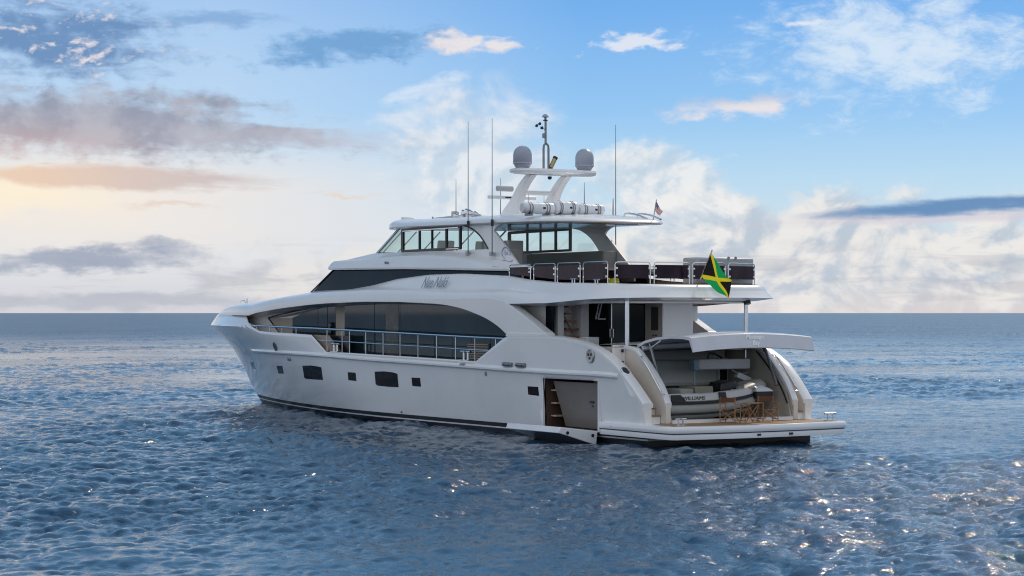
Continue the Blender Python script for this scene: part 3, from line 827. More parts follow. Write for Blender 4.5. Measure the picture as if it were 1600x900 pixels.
# lifted garage door: curved lid with the aft face hanging from it
def lid_z(y): return .13 * (1 - (y / 2.56) ** 2)
b = MB(); secs = []
for y in np.linspace(-2.54, 2.54, 25):
    c_ = lid_z(y)
    prof = [(2.35, 3.30), (1.9, 3.46), (1.2, 3.58), (.4, 3.64), (-.3, 3.63), (-.66, 3.595), (-.72, 3.57), (-.87, 3.12), (-.82, 3.10), (-.62, 3.50), (-.3, 3.54), (.4, 3.55), (1.2, 3.49), (1.9, 3.37), (2.3, 3.22)]
    secs.append([(x, y, z + c_ * (.8 if x > 1 else 1)) for x, z in prof])
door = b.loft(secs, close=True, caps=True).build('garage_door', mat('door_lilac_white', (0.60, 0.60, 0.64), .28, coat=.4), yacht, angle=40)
part_label(door, 'curved white garage door raised over the stern')
n_ = Vector((-.447, 0, .148)).normalized()
for s_, z_, sz in (('Montego', 3.465, .215), ('Bay', 3.265, .215)):
    yy_ = P(1180, 530, 'x', -.8)[1]
    c_ = lid_z(yy_)
    text_mesh('home_port_letters', s_, sz, (-.72 - (3.57 - z_) / .45 * .15, yy_, z_ + c_), (0, -1, 0), (.148, 0, .447), WLET, door, .25, .004, sx=.95, bold=.010)
for s in (1, -1):
    b = MB()
    b.tube([(1.75, s * 2.42, 3.38), (1.2, s * 2.45, 2.2)], .05, 8).tube([(1.25, s * 2.45, 2.35), (1.05, s * 2.46, 1.9)], .07, 8)
    b.build('door_strut', DSTEEL, door)
    b = MB().tube([(1.1, s * 2.40, 3.50), (1.75, s * 2.40, 3.20), (1.45, s * 2.43, 2.75)], .055, 8)
    b.build('door_hinge_arm', STEEL, door)

# ================================================================== superstructure
# ---- the long white band: foredeck bulwark, brow over the saloon windows, edge of the boat deck
def y_out(x):
    y = float(hb(x, float(np.interp(x, [30, 36], [4.0, 4.31])))) - float(np.interp(x, [33, 38], [0, .05])) if x > 24 else 3.765
    if 24 < x < 28: y = lerp(3.765, y, (x - 24) / 4)
    return min(y, 3.765)
def ins(x): return float(np.interp(x, [0, 6, 8, 11, 26, 31, 36, 40, 42.5, 43.3], [.40, .42, .60, .78, .78, .85, .75, .5, .2, .08]))
def on_band(u, v, inset):
    y = 2.5
    for _ in range(60):
        q = P(u, v, 'y', y); y = .7 * y + .3 * max(0.0, y_out(q[0]) - (ins(q[0]) if inset else 0.0))
    return float(q[0]), float(q[2])
low = sorted([on_band(u, v, False) for u, v in ((388, 493), (400, 489), (420, 485), (440, 481.5), (460, 479), (485, 476), (510, 474))])
lowx = [0.5, 3.6, 6, 9, 11, 13, 17, 20] + [q[0] for q in low] + [36.5, 40, 43.3]
lowz = [4.95, 4.87, 4.75, 4.73, 4.72, 4.72, 4.84, 4.86] + [q[1] for q in low] + [4.31, 4.325, 4.335]
sil = sorted([on_band(u, v, True) for u, v in ((356, 488.5), (365, 482.5), (376, 478.5), (388, 475), (403, 471.5), (420, 468), (440, 464.5), (460, 461), (480, 457.5), (497, 454.5))])
sx_ = [q[0] for q in sil]; sz_ = [q[1] for q in sil]
print('low', np.round(low, 2).tolist(), 'sil', np.round(sil, 2).tolist())
tzx = [0.5, 3.8, 6, 8.35, 9.9, 13.4, 16, 18.6, 20.6, 22.8, 25.0] + [v for v in sx_ if v > 25.3] + [43.0, 43.3]
tzz = [5.34, 5.42, 5.46, 5.60, 5.76, 5.90, 5.90, 5.77, 5.55, 5.38, 5.37] + [z for v, z in zip(sx_, sz_) if v > 25.3] + [4.345, 4.34]
def zl(x): return np.interp(x, lowx, lowz)
def zt(x): return max(float(np.interp(x, tzx, tzz)), float(zl(x)) + .004)
def band_sec(x):
    wst = float(np.interp(x, [6.0, 9.5], [1, 0]))               # 1 = knife edge of the boat deck
    wb = float(np.interp(x, [31, 40], [0, 1]))                  # 1 = rounded bow
    a, c_, i = float(zl(x)), float(zt(x)), ins(x)
    P_ = [(.85, a - .10), (.45, a - .06), (.10, a - .015), (0.0, a)]
    mid = [(.0, a + .13), (.015, a + .27), (.07, a + .40), (.20, a + .49), (.42, a + .55), (i * .70, lerp(a + .55, c_, .34)), (i * .86, lerp(a + .55, c_, .74)), (i, c_), (i + .12, c_ + .012)]
    ste = [(.05, a + .05), (.16, a + .16), (.22, a + .24), (.245, a + .265), (.255, a + .30), (.30, a + .36), (i * .8, c_ - .06), (i, c_), (i + .12, c_ + .012)]
    bow = [(.0, lerp(a, c_, .2)), (.01, lerp(a, c_, .42)), (.05 * i, lerp(a, c_, .58)), (.18 * i, lerp(a, c_, .74)), (.35 * i, lerp(a, c_, .86)), (.55 * i, lerp(a, c_, .94)), (.78 * i, lerp(a, c_, .985)), (i, c_), (i * 1.1, c_ + .01)]
    for m, s_, bw in zip(mid, ste, bow):
        u = [lerp(lerp(m[k], s_[k], wst), bw[k], wb if wst == 0 else 0) for k in (0, 1)]
        P_.append(tuple(u))
    return P_
b = MB(); secs = []
xs_band = list(np.linspace(43.1, 34, 26)) + list(np.linspace(33.6, 9.6, 60)) + list(np.linspace(9.2, 5.2, 14))
for x in xs_band:
    y = y_out(x); lim = max(y, .02)
    secs.append([(x, max(lim - i, .0), z) for i, z in band_sec(x)])
# round the stern: outline bends inboard to the centre line
def stern_outline(t):
    """t 0..1 from the port side at x = 5 to the centre line"""
    a = t * math.pi / 2
    return 5.0 - 3.55 * (math.sin(a) ** .72), 3.765 * (max(math.cos(a), 0) ** .42)
ts = [k / 22 for k in range(1, 23)]
pts2 = [stern_outline(t) for t in ts]
for k, (x, y) in enumerate(pts2):
    xa_, ya_ = pts2[k - 1] if k else (5.2, 3.765); xb_, yb_ = pts2[min(k + 1, len(pts2) - 1)]
    tx_, ty_ = xb_ - xa_, yb_ - ya_; L_ = math.hypot(tx_, ty_) or 1
    nx, ny = ty_ / L_ * -1, tx_ / L_                              # turned towards the inside
    if k == len(pts2) - 1: nx, ny = 1.0, 0.0
    if nx * (6 - x) + ny * (0 - y) < 0: nx, ny = -nx, -ny
    xx = max(x, .6)
    secs.append([(x + nx * i, max(y + ny * i, 0.0), z) for i, z in band_sec(min(xx + .0, 5))])
band = MB(); band.loft(secs)
band.mirror().build('superstructure_band', SUPW, yacht, angle=50)

MB().loft([[(x, y_out(x) - ins(x) - .05, zt(x) - .01), (x, -(y_out(x) - ins(x)) + .05, zt(x) - .01)] for x in np.linspace(26, 42.5, 30) if y_out(x) - ins(x) > .06]).build('foredeck', SUPW, yacht)
# ---- arch legs that come down to the hull side behind the saloon windows
inn = smooth_poly(XZ([(640, 472.5), (675, 474.5), (700, 477.5), (725, 483.5), (757, 496.5), (778, 510), (793, 524)], 3.76), 5)
outr = smooth_poly(XZ([(852, 524), (852, 520), (845, 514.5), (830, 502), (815, 490), (802, 480.5), (788, 470)], 3.76), 5)
poly = inn + outr + [(outr[-1][0] + 1.2, outr[-1][1] + .12), (inn[0][0], inn[0][1] + .12)]
for s in (1, -1):
    leg = MB().prism(poly, s * 3.40, s * 3.768).build('arch_leg', SUPW, yacht, bevel=.03)
foot = XZ([(790, 525.5), (853, 525.5), (852.5, 521), (791, 520)], 3.78)
MB().prism(foot, 3.38, 3.785).pair('arch_foot', SUPW, yacht, bevel=.01)

# ---- main deck: side decks, deckhouse walls, windows
def y_wall(x): return min(2.85, max(float(hb(x, 3.6)) - float(np.interp(x, [26, 31], [.36, .45])), 0.05))
def on_wall(u, v, off=0.0):
    y = 2.8
    for _ in range(40):
        q = P(u, v, 'y', y); y = .6 * y + .4 * y_wall(q[0])
    return np.array([q[0], y + off, q[2]])
xsd = list(np.linspace(7.6, 35.5, 60))
MB().loft([[(x, y_wall(x) - .3, 2.50), (x, min(float(hb(x, 2.5)), 3.7) - .07, 2.50)] for x in xsd]).pair('side_deck', TEAK, yacht, smooth=False)
MB().loft([[(x, y_wall(x), float(np.interp(x, [28, 31], [2.45, 3.3]))), (x, y_wall(x), float(zl(x)) + .05)] for x in xsd if x < 34.2] + [[(34.2, 0, 3.3), (34.2, 0, 4.4)]]).pair('deckhouse_wall', CREAM, yacht)
top_w = XZ([(457, 497), (470, 491), (485, 486), (503, 481.5), (525, 478), (552, 475.8), (580, 475), (624, 474.5), (660, 475), (690, 476.5), (715, 480.5), (740, 488), (757, 495.5), (780, 511)], 2.87)
wx = np.array([q[0] for q in top_w])[::-1]; wz = np.array([q[1] for q in top_w])[::-1]
def win_strip(xa, xb, z0=2.62, off=.02, n=24):
    b = MB()
    return b.loft([[(x, y_wall(x) + off, z0), (x, y_wall(x) + off, min(float(np.interp(x, wx, wz)), float(zl(x)) - .03))] for x in np.linspace(xa, xb, n)])
win_strip(XZ([(603, 500)], 2.87)[0][0], XZ([(623, 500)], 2.87)[0][0], off=.026).build('brown_window_strip', mat('brown_strip', (.050, .048, .042), .12, vary=.5, vscale=2.5), yacht)  # glossy brown strip over part of the saloon windows
mull = [XZ([(u, 500)], 2.87)[0][0] for u in (457, 497, 512, 526, 585, 625, 704)]
ends = [float(wx[-1])] + mull[1:] + [9.0]
SG = mat('saloon_glass', (0.018, 0.034, 0.042), 0.035, spec=0.42, vary=0.4, vscale=0.25)
for a, c_ in ((ends[0], mull[3] + .05), (mull[3] - .65, mull[4] + .03), (mull[4] - .03, mull[5] + .03), (mull[5] - .03, 9.0)):
    pass
panes = [(ends[0], mull[1] + .03), (mull[1] - .03, mull[2] + .03), (mull[2] - .03, mull[3] + .1), (mull[3] - .75, mull[4] + .025), (mull[4] - .025, mull[5] + .02), (mull[5] - .02, 9.0)]
for a, c_ in panes:
    win_strip(a, c_).pair('saloon_window', SG, yacht)
win_strip(mull[3] + .1, mull[3] - .75, off=.012).build('window_pillar', TAN, yacht)
win_strip(ends[0] + .12, 8.9, off=.008).pair('window_surround', BLACKM, yacht)
# reveal ahead of the first pane
b = MB()
g = []
for i in range(7):
    t = i / 6
    up_, lo_ = lerp(np.array([420, 497]), np.array([457.5, 497]), t), lerp(np.array([438, 521]), np.array([457.5, 530]), t)
    if i in (0,): pass
    g.append([on_wall(*lerp(up_, lo_, j / 4), .012) for j in range(5)])
b.loft(g).build('window_reveal', TAN, yacht)
g = [[on_wall(*lerp(np.array([420.0, 497]), np.array([505.0, 480.0]), t), .014), on_wall(*lerp(np.array([422.0, 497]), np.array([503.0, 482.5]), t) + np.array([0, 1.0 + 6 * t * (1 - t)]), .014)] for t in np.linspace(0, 1, 8)]
MB().loft(g).build('upper_reveal', mat('reveal_brown', (.24, .20, .16), .5), yacht)
MB().tube([on_wall(u, v, .02) for u, v in ((420, 497), (429, 509), (438, 521))], .035, 6).build('reveal_trim', BLACKM, yacht)
MB().tube([on_wall(u, v, .02) for u, v in ((420, 496.5), (440, 491), (470, 484.5), (503, 479.5))], .028, 6).build('reveal_trim', BLACKM, yacht)
# louvred vent and dark side gate in the side deck
lv = XZ([(730, 534), (765, 537), (765, 566), (730, 566)], 2.89)
lo = MB().prism(lv, 2.87, 2.90).build('louvre_panel', BLACKM, yacht)
for k in range(7):
    z = lerp(lv[2][1] + .12, lv[0][1] - .1, k / 6)
    MB().box(((lv[0][0] + lv[1][0]) / 2, 2.91, z), (abs(lv[0][0] - lv[1][0]) - .15, .03, .03), Matrix.Rotation(R(30), 3, 'X')).build('louvre', TAN, lo)
q0 = XZ([(520, 524), (546, 524.5), (546, 553), (538, 552), (528, 540)], 3.2)
MB().prism(q0, 3.18, 3.22).build('side_gate', BLACKM, yacht)
q0 = XZ([(490, 523), (514, 524), (532, 550), (512, 551)], 3.45)
MB().prism(q0, 3.43, 3.47).build('gate_panel', TAN, yacht)
MB().lathe([(0, 0), (.15, 0), (.15, .08), (.1, .12), (0, .12)], P(518, 509, 'y', 2.9), 14, Vector((0, 1, 0))).build('speaker', BLACKM, yacht)
MB().lathe([(0, 0), (.12, 0), (.12, .08), (0, .1)], P(518, 518, 'y', 2.9), 14, Vector((0, 1, 0))).build('speaker', BLACKM, yacht)

# ---- guardrail along the side deck
def rail_pt(u, v):
    y = 3.6
    for _ in range(20):
        q = P(u, v, 'y', y); y = .5 * y + .5 * (float(hb(q[0], q[2])) - .09)
    return np.array([q[0], y, q[2]])
tr = [rail_pt(u, v) for u, v in ((391, 506), (395, 508.5), (420, 510), (460, 511.8), (500, 513.5), (560, 517), (620, 520.2), (690, 524.2), (740, 527), (788, 529.3))]
MB().tube(smooth_poly(tr, 4), .045, 8).pair('guardrail', STEEL, yacht)
mr = [rail_pt(u, v) for u, v in ((494, 531.2), (546, 534.4), (600, 538), (660, 541.5), (720, 545.5), (768, 548.3))]
MB().tube(smooth_poly(mr, 4), .022, 6).pair('guardrail_wire', STEEL, yacht)
for u, v0, v1 in ((401, 509, 515.5), (421, 510, 519), (441, 511, 520), (463, 512, 521), (511, 514.3, 550), (534.5, 515.6, 552), (546, 516.2, 552.8), (571.5, 517.6, 554.5), (598.5, 519, 556), (625, 520.5, 557.5), (653, 522, 559.5), (682, 523.7, 561.5), (711.5, 525.3, 563.5), (742, 527, 565.5), (774.5, 528.6, 541)):
    a, c_ = rail_pt(u, v0), rail_pt(u, v1)
    a[0] = c_[0] = (a[0] + c_[0]) / 2; a[1] = c_[1] = min(a[1], c_[1])
    MB().tube([c_ - np.array([0, 0, .05]), a], .026, 6).pair('stanchion', STEEL, yacht)
q = P(386, 466, 'y', 0.3)
MB().tube([q - np.array([0, 0, .45]), q], .02, 6).build('jack_staff', DSTEEL, yacht)
MB().tube([(38.6, .9, 4.78), (38.5, .9, 4.98), (38.1, .9, 5.02), (37.9, .9, 4.85)], .025, 6).build('bow_handrail', STEEL, yacht)

# ---- parabolic-front outlines shared by the wheelhouse, its roof and the sky lounge
def outline(x0, k, ys, x_aft, n=14):
    pts = [(x0 - k * y * y, y) for y in np.linspace(0, ys, n)]
    xe = pts[-1][0]
    pts += [(lerp(xe, x_aft, t), ys) for t in np.linspace(0, 1, 15)[1:]]
    return pts
def z_glass(x): return float(np.interp(x, [9.8, 18, 24, 27.6], [5.95, 6.165, 6.235, 6.30]))
ob, ot = outline(30.15, .40, 2.97, 9.4), outline(27.70, .40, 2.80, 9.4)
MB().loft([[(x, y, 5.15), (lerp(x, xt, .08), lerp(y, yt_, .08), 5.25), (xt, yt_, z_glass(xt) + .03)] for (x, y), (xt, yt_) in zip(ob, ot)]).mirror().build('wheelhouse_glass', DGLASS, yacht, angle=25)
for i in (4, 9, 13):
    (x, y), (xt, yt_) = ob[i], ot[i]
    a, c_ = Vector((x, y, 5.2)), Vector((xt, yt_, z_glass(xt)))
    d_ = Vector((.02, .02, .01))
    MB().tube([a + d_, c_ + d_], .035, 6).pair('windscreen_pillar', BLACKM, yacht)
for (u0, v0), (u1, v1) in (((531, 444), (547, 425)), ((517, 447), (535, 430))):
    a, c_ = P(u0, v0, 'y', 2.0), P(u1, v1, 'y', 1.8)
    MB().tube([a, c_], .02, 6).build('windscreen_wiper', BLACKM, yacht)

# ---- wheelhouse roof sweeping up to the sky lounge
rid = XZ([(800, 425.5), (790, 422), (770, 414.5), (740, 407), (700, 401), (650, 399), (610, 401), (575, 406)], 2.85)
rx, rz = np.array([q[0] for q in rid]), np.array([q[1] for q in rid])
def z_ridge(x): return float(np.interp(x, list(rx) + [26, 28.4], list(rz) + [6.62, 6.47]))
o1, o2, o3, o4 = outline(28.15, .40, 2.95, 8.9), outline(28.30, .40, 3.0, 8.9), outline(27.7, .40, 2.90, 8.9), outline(24.7, .50, 2.58, 8.9)
b = MB(); secs = []
for p1, p2, p3, p4 in zip(o1, o2, o3, o4):
    zg, zr_ = z_glass(p1[0]), z_ridge(p3[0])
    sq = float(np.clip((p3[0] - 8.9) / 2.0, 0, 1))
    secs.append([(p1[0] - .3, p1[1] - .3, zg + .02), (p1[0], p1[1], zg), (p2[0], p2[1], zg + .07), (p2[0] - .03, p2[1] - .01, zg + .13), (lerp(p2[0], p3[0], .6), lerp(p2[1], p3[1], .6), lerp(zg + .13, zr_, .75)), (p3[0], p3[1], zr_), (lerp(p3[0], p4[0], .3), lerp(p3[1], p4[1], .3), zr_ + .035), (p4[0], p4[1], max(zr_ + .12, float(np.interp(p4[0], [9, 12, 16, 25], [6.1, 6.5, 6.85, 6.9]))))])
b.loft(secs).mirror().build('wheelhouse_roof', SUPW, yacht, angle=40)
for u, v in ((603, 410.5), (606.5, 410.8)): 
    MB().lathe([(0, 0), (.05, 0), (.05, .05), (0, .05)], P(u, v, 'y', 2.97), 8, Vector((0, 1, .2))).build('drain_outlet', DSTEEL, yacht)

# ---- sky lounge: side walls with the sliding windows, quarter panes, sloping front
WY = 2.57
arc = XZ([(763, 389), (757, 378), (750, 368), (742, 360.5), (733, 355), (722, 352)], WY)
aft_e = XZ([(788, 349), (779, 352), (772, 360), (776, 366), (790, 386), (800, 400), (811, 416), (815, 424)], WY)
arc_s = smooth_poly(arc, 4); aft_s = smooth_poly(aft_e, 4)
zsill = 6.83
poly = [(21.0, 6.45), (21.0, zsill + .06)] + [(19.0, zsill + .04), (14.1, zsill)] + arc_s + [(arc_s[-1][0], 7.93)] + aft_s + [(aft_s[-1][0], 5.6), (14, 5.7)]
for s in (1, -1):
    MB().prism(poly, s * 2.47, s * WY).build('lounge_side', SUPW, yacht, bevel=.015)
    # quarter pane
    qp = [(arc_s[0][0] + .0, zsill)] + arc_s + [(arc_s[-1][0] + .02, zsill)]
    MB().prism(qp, s * 2.505, s * 2.525).build('quarter_window', CLEARG, yacht, smooth=False)
    MB().tube([(x, s * 2.58, z) for x, z in arc_s], .03, 6).build('window_trim', BLACKM, yacht)
    # sliding window frame with four panes
    fx = [XZ([(u, 375)], WY)[0][0] for u in (628.5, 655, 674.5, 697, 718.5)]
    zt_, zb_ = 7.76, 6.91
    frm = MB()
    for x, wd_ in zip(fx, (.17, .07, .05, .10, .12)): frm.box((x, s * 2.545, (zt_ + zb_) / 2), (wd_, .085, zt_ - zb_))
    frm.box(((fx[0] + fx[4]) / 2, s * 2.543, zt_ + .0), (fx[0] - fx[4] + .1, .08, .12)); frm.box(((fx[0] + fx[4]) / 2, s * 2.543, zb_), (fx[0] - fx[4] + .1, .08, .10))
    wf = frm.build('sliding_window', BLACKM, yacht, smooth=False)
    for k in range(4):
        MB().box(((fx[k] + fx[k + 1]) / 2, s * (2.53 + .012 * (k % 2)), (zt_ + zb_) / 2), (fx[k] - fx[k + 1] - .05, .008, zt_ - zb_ - .08)).build('pane', CLEARG, wf, smooth=False)
    MB().box(((fx[0] + fx[4]) / 2, s * 2.60, 7.72), (fx[0] - fx[4] - .15, .02, .03)).build('silver_strip', STEEL, wf)
    MB().box(((fx[3] + fx[4]) / 2, s * 2.60, 6.90), (fx[3] - fx[4] - .1, .02, .03)).build('silver_strip', STEEL, wf)
    # triangular pane at the front corner
    fp = [(fx[0], zsill), (21.0, zsill + .04), (19.15, 7.84), (fx[0], 7.82)]
    MB().prism(fp, s * 2.52, s * 2.535).build('corner_window', CLEARG, yacht, smooth=False)
    MB().tube([(21.05, s * 2.55, zsill + .06), (fx[0], s * 2.56, zsill)], .03, 6).build('sill_trim', BLACKM, yacht)
fb, ft = [(24.3 - .5 * y * y, y) for y in np.linspace(0, 2.55, 12)], [(22.35 - .5 * y * y, y) for y in np.linspace(0, 2.53, 12)]
MB().loft([[(x, y, 6.88), (a, c_, 7.86)] for (x, y), (a, c_) in zip(fb, ft)]).mirror().build('lounge_windscreen', CLEARG, yacht)
MB().loft([[(x + .02, y, 6.84), (x + .02, y, 6.90), (x - .05, y, 6.90)] for x, y in fb]).mirror().build('windscreen_base', BLACKM, yacht)
for i in (0, 4, 8):
    (x, y), (a, c_) = fb[i], ft[i]
    mm = MB().tube([(x, y, 6.88), (a, c_, 7.86)], .03, 6)
    mm.build('windscreen_mullion', SUPW, yacht) if i == 0 else mm.pair('windscreen_mullion', SUPW, yacht)
(x, y), (a, c_) = fb[11], ft[11]
MB().tube([(x, y, 6.88), (a, c_, 7.86)], .035, 6).pair('corner_post', mat('post_bluegrey', (.35, .40, .44), .3), yacht)
MB().loft([[(x - .05, y, 6.3), (x, y, 6.86)] for x, y in [(24.4 - .5 * y * y, y) for y in np.linspace(0, 2.57, 12)]]).mirror().build('lounge_front', SUPW, yacht)
# inside the lounge
MB().box((14.6, 0, 6.02), (12.6, 5.0, .06)).build('lounge_floor', mat('floor_grey', (.30, .29, .28), .6), yacht)
hc = MB().box((20.5, 0, 6.65), (.9, 3.2, .65)).build('helm_console', GREYP, yacht, bevel=.06)
MB().tube([(20.0, .6, 6.95), (20.0, .2, 7.0), (20.0, -.2, 6.95)], .03).build('steering_wheel', BLACKM, hc)
for y in (.9, -.9):
    st = MB().box((18.6, y, 6.55), (.6, .75, .25)).build('helm_seat', CUSH, yacht, bevel=.05)
    MB().box((18.28, y, 6.98), (.16, .75, .75), Matrix.Rotation(R(-10), 3, 'Y')).build('seat_back', CUSH, st, bevel=.05)
    MB().lathe([(.22, 0), (.06, .05), (.06, .4)], (18.6, y, 6.05), 12).build('pedestal', STEEL, st)
for s in (1, -1):
    MB().box((13.6, s * 2.12, 6.42), (5.6, .62, .75)).build('lounge_sofa', CUSH, yacht, bevel=.06)
sb = MB().box((11.6, 2.05, 6.62), (1.3, .7, 1.0)).build('wet_bar', CUSH, yacht, bevel=.04)

# ---- hard top
def roof_outline(d):
    pts = [(23.1 + d * .9 - .5 * y * y, y) for y in np.linspace(0, 2.55 + d * .5, 12)]
    pts += [(lerp(pts[-1][0], 12.0, t), lerp(2.55 + d * .5, 2.80 + d, min(1, t * 3))) for t in np.linspace(0, 1, 12)[1:]]
    pts += [(10.5, 2.76 + d), (9.0, 2.62 + d), (7.9 - d * .3, 2.38 + d), (7.15 - d * .7, 2.0 + d * .8), (6.85 - d, 1.5), (6.75 - d, .8), (6.72 - d, 0)]
    return pts
def z_roof(x): return float(np.interp(x, [6.5, 9, 12, 14, 19, 23], [7.67, 7.74, 7.79, 7.80, 7.87, 7.97]))
prof = [(-.45, -.03), (-.06, -.03), (0.0, .02), (.0, .08), (-.06, .16), (-.2, .235), (-.6, .31), (-1.2, .37)]
rings = []
for d, dz_ in prof:
    rings.append([(x, y, z_roof(x) + dz_ * (1 if x > 12 else float(np.interp(x, [6.7, 12], [.62, 1])))) for x, y in roof_outline(d)])
b = MB(); b.loft(rings)
last = rings[-1]; b.loft([last, [(x, 0, z + .05) for x, y, z in last]])
first = rings[0]; b.loft([[(x, 0, z + .02) for x, y, z in first], first])
b.mirror()
hard = b.build('hard_top', SUPW, yacht, angle=45)
# light panels in its underside, aft
for u0, u1 in ((834, 846), (852, 864), (870, 886), (890, 906)):
    pass
for k in range(4):
    x = 11.6 - .95 * k
    MB().box((x, 0.0, z_roof(x) - .035), (.62, 3.6, .02)).build('skylight_panel', mat('skylight_blue', (.42, .52, .58), .15), hard)

# ---- mast arch with its legs, platform and domes
lg = smooth_poly(XZ([(784, 339), (792, 326), (800, 315), (806, 304), (812, 292), (820, 280), (826, 273)], .80), 3)
rg = smooth_poly(XZ([(835, 273), (829, 281), (823, 291), (818.5, 302), (815, 315), (813.5, 326), (813, 339)], .80), 3)
for s in (1, -1):
    MB().prism(lg + rg, s * .66, s * .94).build('mast_leg', SUPW, yacht, bevel=.05)
zp = 9.78
mast = MB()
tp_ = [(13.55, 0), (13.55, 1.0), (13.35, 1.75), (13.1, 2.05), (12.7, 2.08), (12.35, 1.8), (12.15, 1.0), (12.1, 0)]
tp_ = tp_ + [(x, -y) for x, y in reversed(tp_[1:-1])]
mast.loft([[(11.5 + (x - 12.85) * s_, .90 * y * (1 - (1 - s_) * .15), zp + dz_) for x, y in tp_] for s_, dz_ in ((.55, -.10), (.9, -.06), (1.0, 0), (.95, .07), (.7, .10))], close=True, caps=True)
mp = mast.build('mast_platform', SUPW, yacht, angle=50)
MB().tube([(12.6, .7, 9.05), (12.6, -.7, 9.05)], .09, 8).build('mast_crossbar', SUPW, yacht)
MB().tube([(14.2, .9, 9.28), (14.2, .2, 9.28)], .11, 8).build('radar_scanner', GREYP, yacht)
for u, v in ((820, 265), (913, 267)):
    s = 1 if u < 850 else -1
    c_ = P(u, v, 'y', s * 1.56); 
    q = (11.5, s * 1.41, zp + .09)
    dm = MB().lathe([(.20, 0), (.27, .05), (.33, .16), (.36, .20), (.36, .50)] + [(.36 * math.cos(a), .50 + .38 * math.sin(a)) for a in np.linspace(.15, 1.45, 8)] + [(.0, .88)], q, 28).build('satellite_dome', DOMEG, mp, angle=40)
    MB().lathe([(.362, .185), (.368, .19), (.368, .235), (.362, .24)], q, 28).build('dome_seam', GREYP, mp)
    MB().lathe([(.22, -.02), (.24, .03), (.20, .05)], q, 16).build('dome_base', SUPW, mp)
# forked pole with the sensors
yc_ = P(853, 250, 'x', 12.9)[1]; xq = float(P(853, 250, 'y', 0.0)[0])
def at(u, v): return tuple(P(u, v, 'x', xq))
MB().tube([at(849.3, 267), at(849.3, 231), at(850, 227), at(852.5, 223.5), at(852.5, 187)], .045, 8).build('mast_pole', DSTEEL, mp)
MB().tube([at(857, 267), at(857, 231), at(856, 227), at(852.5, 223.5)], .045, 8).build('mast_fork', DSTEEL, mp)
c_ = at(852.2, 183)
MB().lathe([(.03, -.12), (.05, -.02), (.13, .0), (.13, .03), (.08, .10), (.0, .13)], c_, 16).build('navigation_light', DOMEG, mp)
MB().lathe([(.03, -.02), (.10, .0), (.10, .025), (.03, .05)], at(852.2, 188.5), 12).build('light_collar', BLACKM, mp)
MB().lathe([(0, -.1), (.06, -.08), (.06, .08), (0, .1)], at(849.6, 212), 10).build('sensor', DSTEEL, mp)
an = MB().tube([at(852, 203), at(844, 198)], .012, 6)
for u, v, a in ((840.3, 198, 0), (845, 195, .5), (848.5, 201.5, 1)): an.lathe([(0.0, 0), (.05, .02), (.07, .09), (0, .05)], at(u, v), 8, Vector((0, .8, .6)))
an.build('wind_sensor', BLACKM, mp)
sl_ = MB().tube([at(859.5, 264), at(867.5, 247)], .085, 12).build('horn_trumpet', BRASS, mp)
MB().tube([at(866.8, 248.5), at(868.3, 245.4)], .095, 12).build('horn_cap', BLACKM, mp)
MB().tube([at(858.6, 265.5), at(860, 262)], .095, 12).build('horn_cap', BLACKM, mp)
MB().lathe([(0, -.12), (.07, -.10), (.09, 0), (0, .02)], at(859, 276), 10).build('under_light', BLACKM, mp)
MB().lathe([(0, -.02), (.05, 0), (.05, .05), (0, .07)], at(841.5, 265), 8).build('sensor', DSTEEL, mp)
# open-array radar ahead of the mast
ra = P(800, 309, 'y', 0.0)
hw_ = abs(P(763.5, 309, 'x', ra[0])[1] - P(837.5, 309, 'x', ra[0])[1]) / 2
MB().box((ra[0], 0, ra[2]), (.14, 2 * hw_, .13)).build('radar_array', WHITEP, yacht, bevel=.03)
MB().lathe([(.16, 0), (.22, .1), (.22, .3), (.08, .36), (.08, .55)], (ra[0], 0, ra[2] - .6), 16).build('radar_pedestal', WHITEP, yacht)
MB().tube([(ra[0], 0, 8.2), (ra[0], 0, ra[2] - .5)], .12, 10).build('radar_post', SUPW, yacht)
MB().box((ra[0] - .075, .1, ra[2] + .0), (.01, .5, .05)).build('maker_stripe', BLACKM, yacht)

# ---- whip aerials and rods on the hard top
def whip(u, v0, v1, y, r=.022, name='whip_aerial', m=GREYP, mount=None):
    a, c_ = P(u, v0, 'y', y), P(u, v1, 'y', y); c_[0] = a[0]
    o = MB().tube([a, (a + c_) / 2, c_], r, 6, r2=r * .4).build(name, m, yacht)
    return a
ANT = mat('aerial_grey', (.20, .20, .22), .4)
for u, vb, vm, vt in ((731.5, 397, 350, 190), (769, 398, 348, 185)):
    a = whip(u, vb, vt, 2.84, .026, m=ANT)
    MB().lathe([(0, -.1), (.09, -.06), (.09, .08), (0, .1)], P(u, vb - 1, 'y', 2.68), 10, Vector((0, 1, 0))).build('aerial_mount', GREYP, yacht)
    q = P(u, vm, 'y', 2.86); MB().lathe([(0, -.13), (.055, -.12), (.055, .12), (0, .13)], q, 8).build('aerial_clamp', BLACKM, yacht)
whip(962, 388, 195, -2.84, .026, m=ANT)
for u, v0, v1, y in ((712.5, 336, 280, 1.0), (782, 338, 278, .4), (913, 320, 285, -1.8), (826, 336, 303, 1.2), (850, 342, 304, 1.6), (958, 336, 310, -1.9)):
    whip(u, v0, v1, y, .022 if u != 958 else .045, 'rod_aerial', ANT if u not in (958, 826) else GREYP)

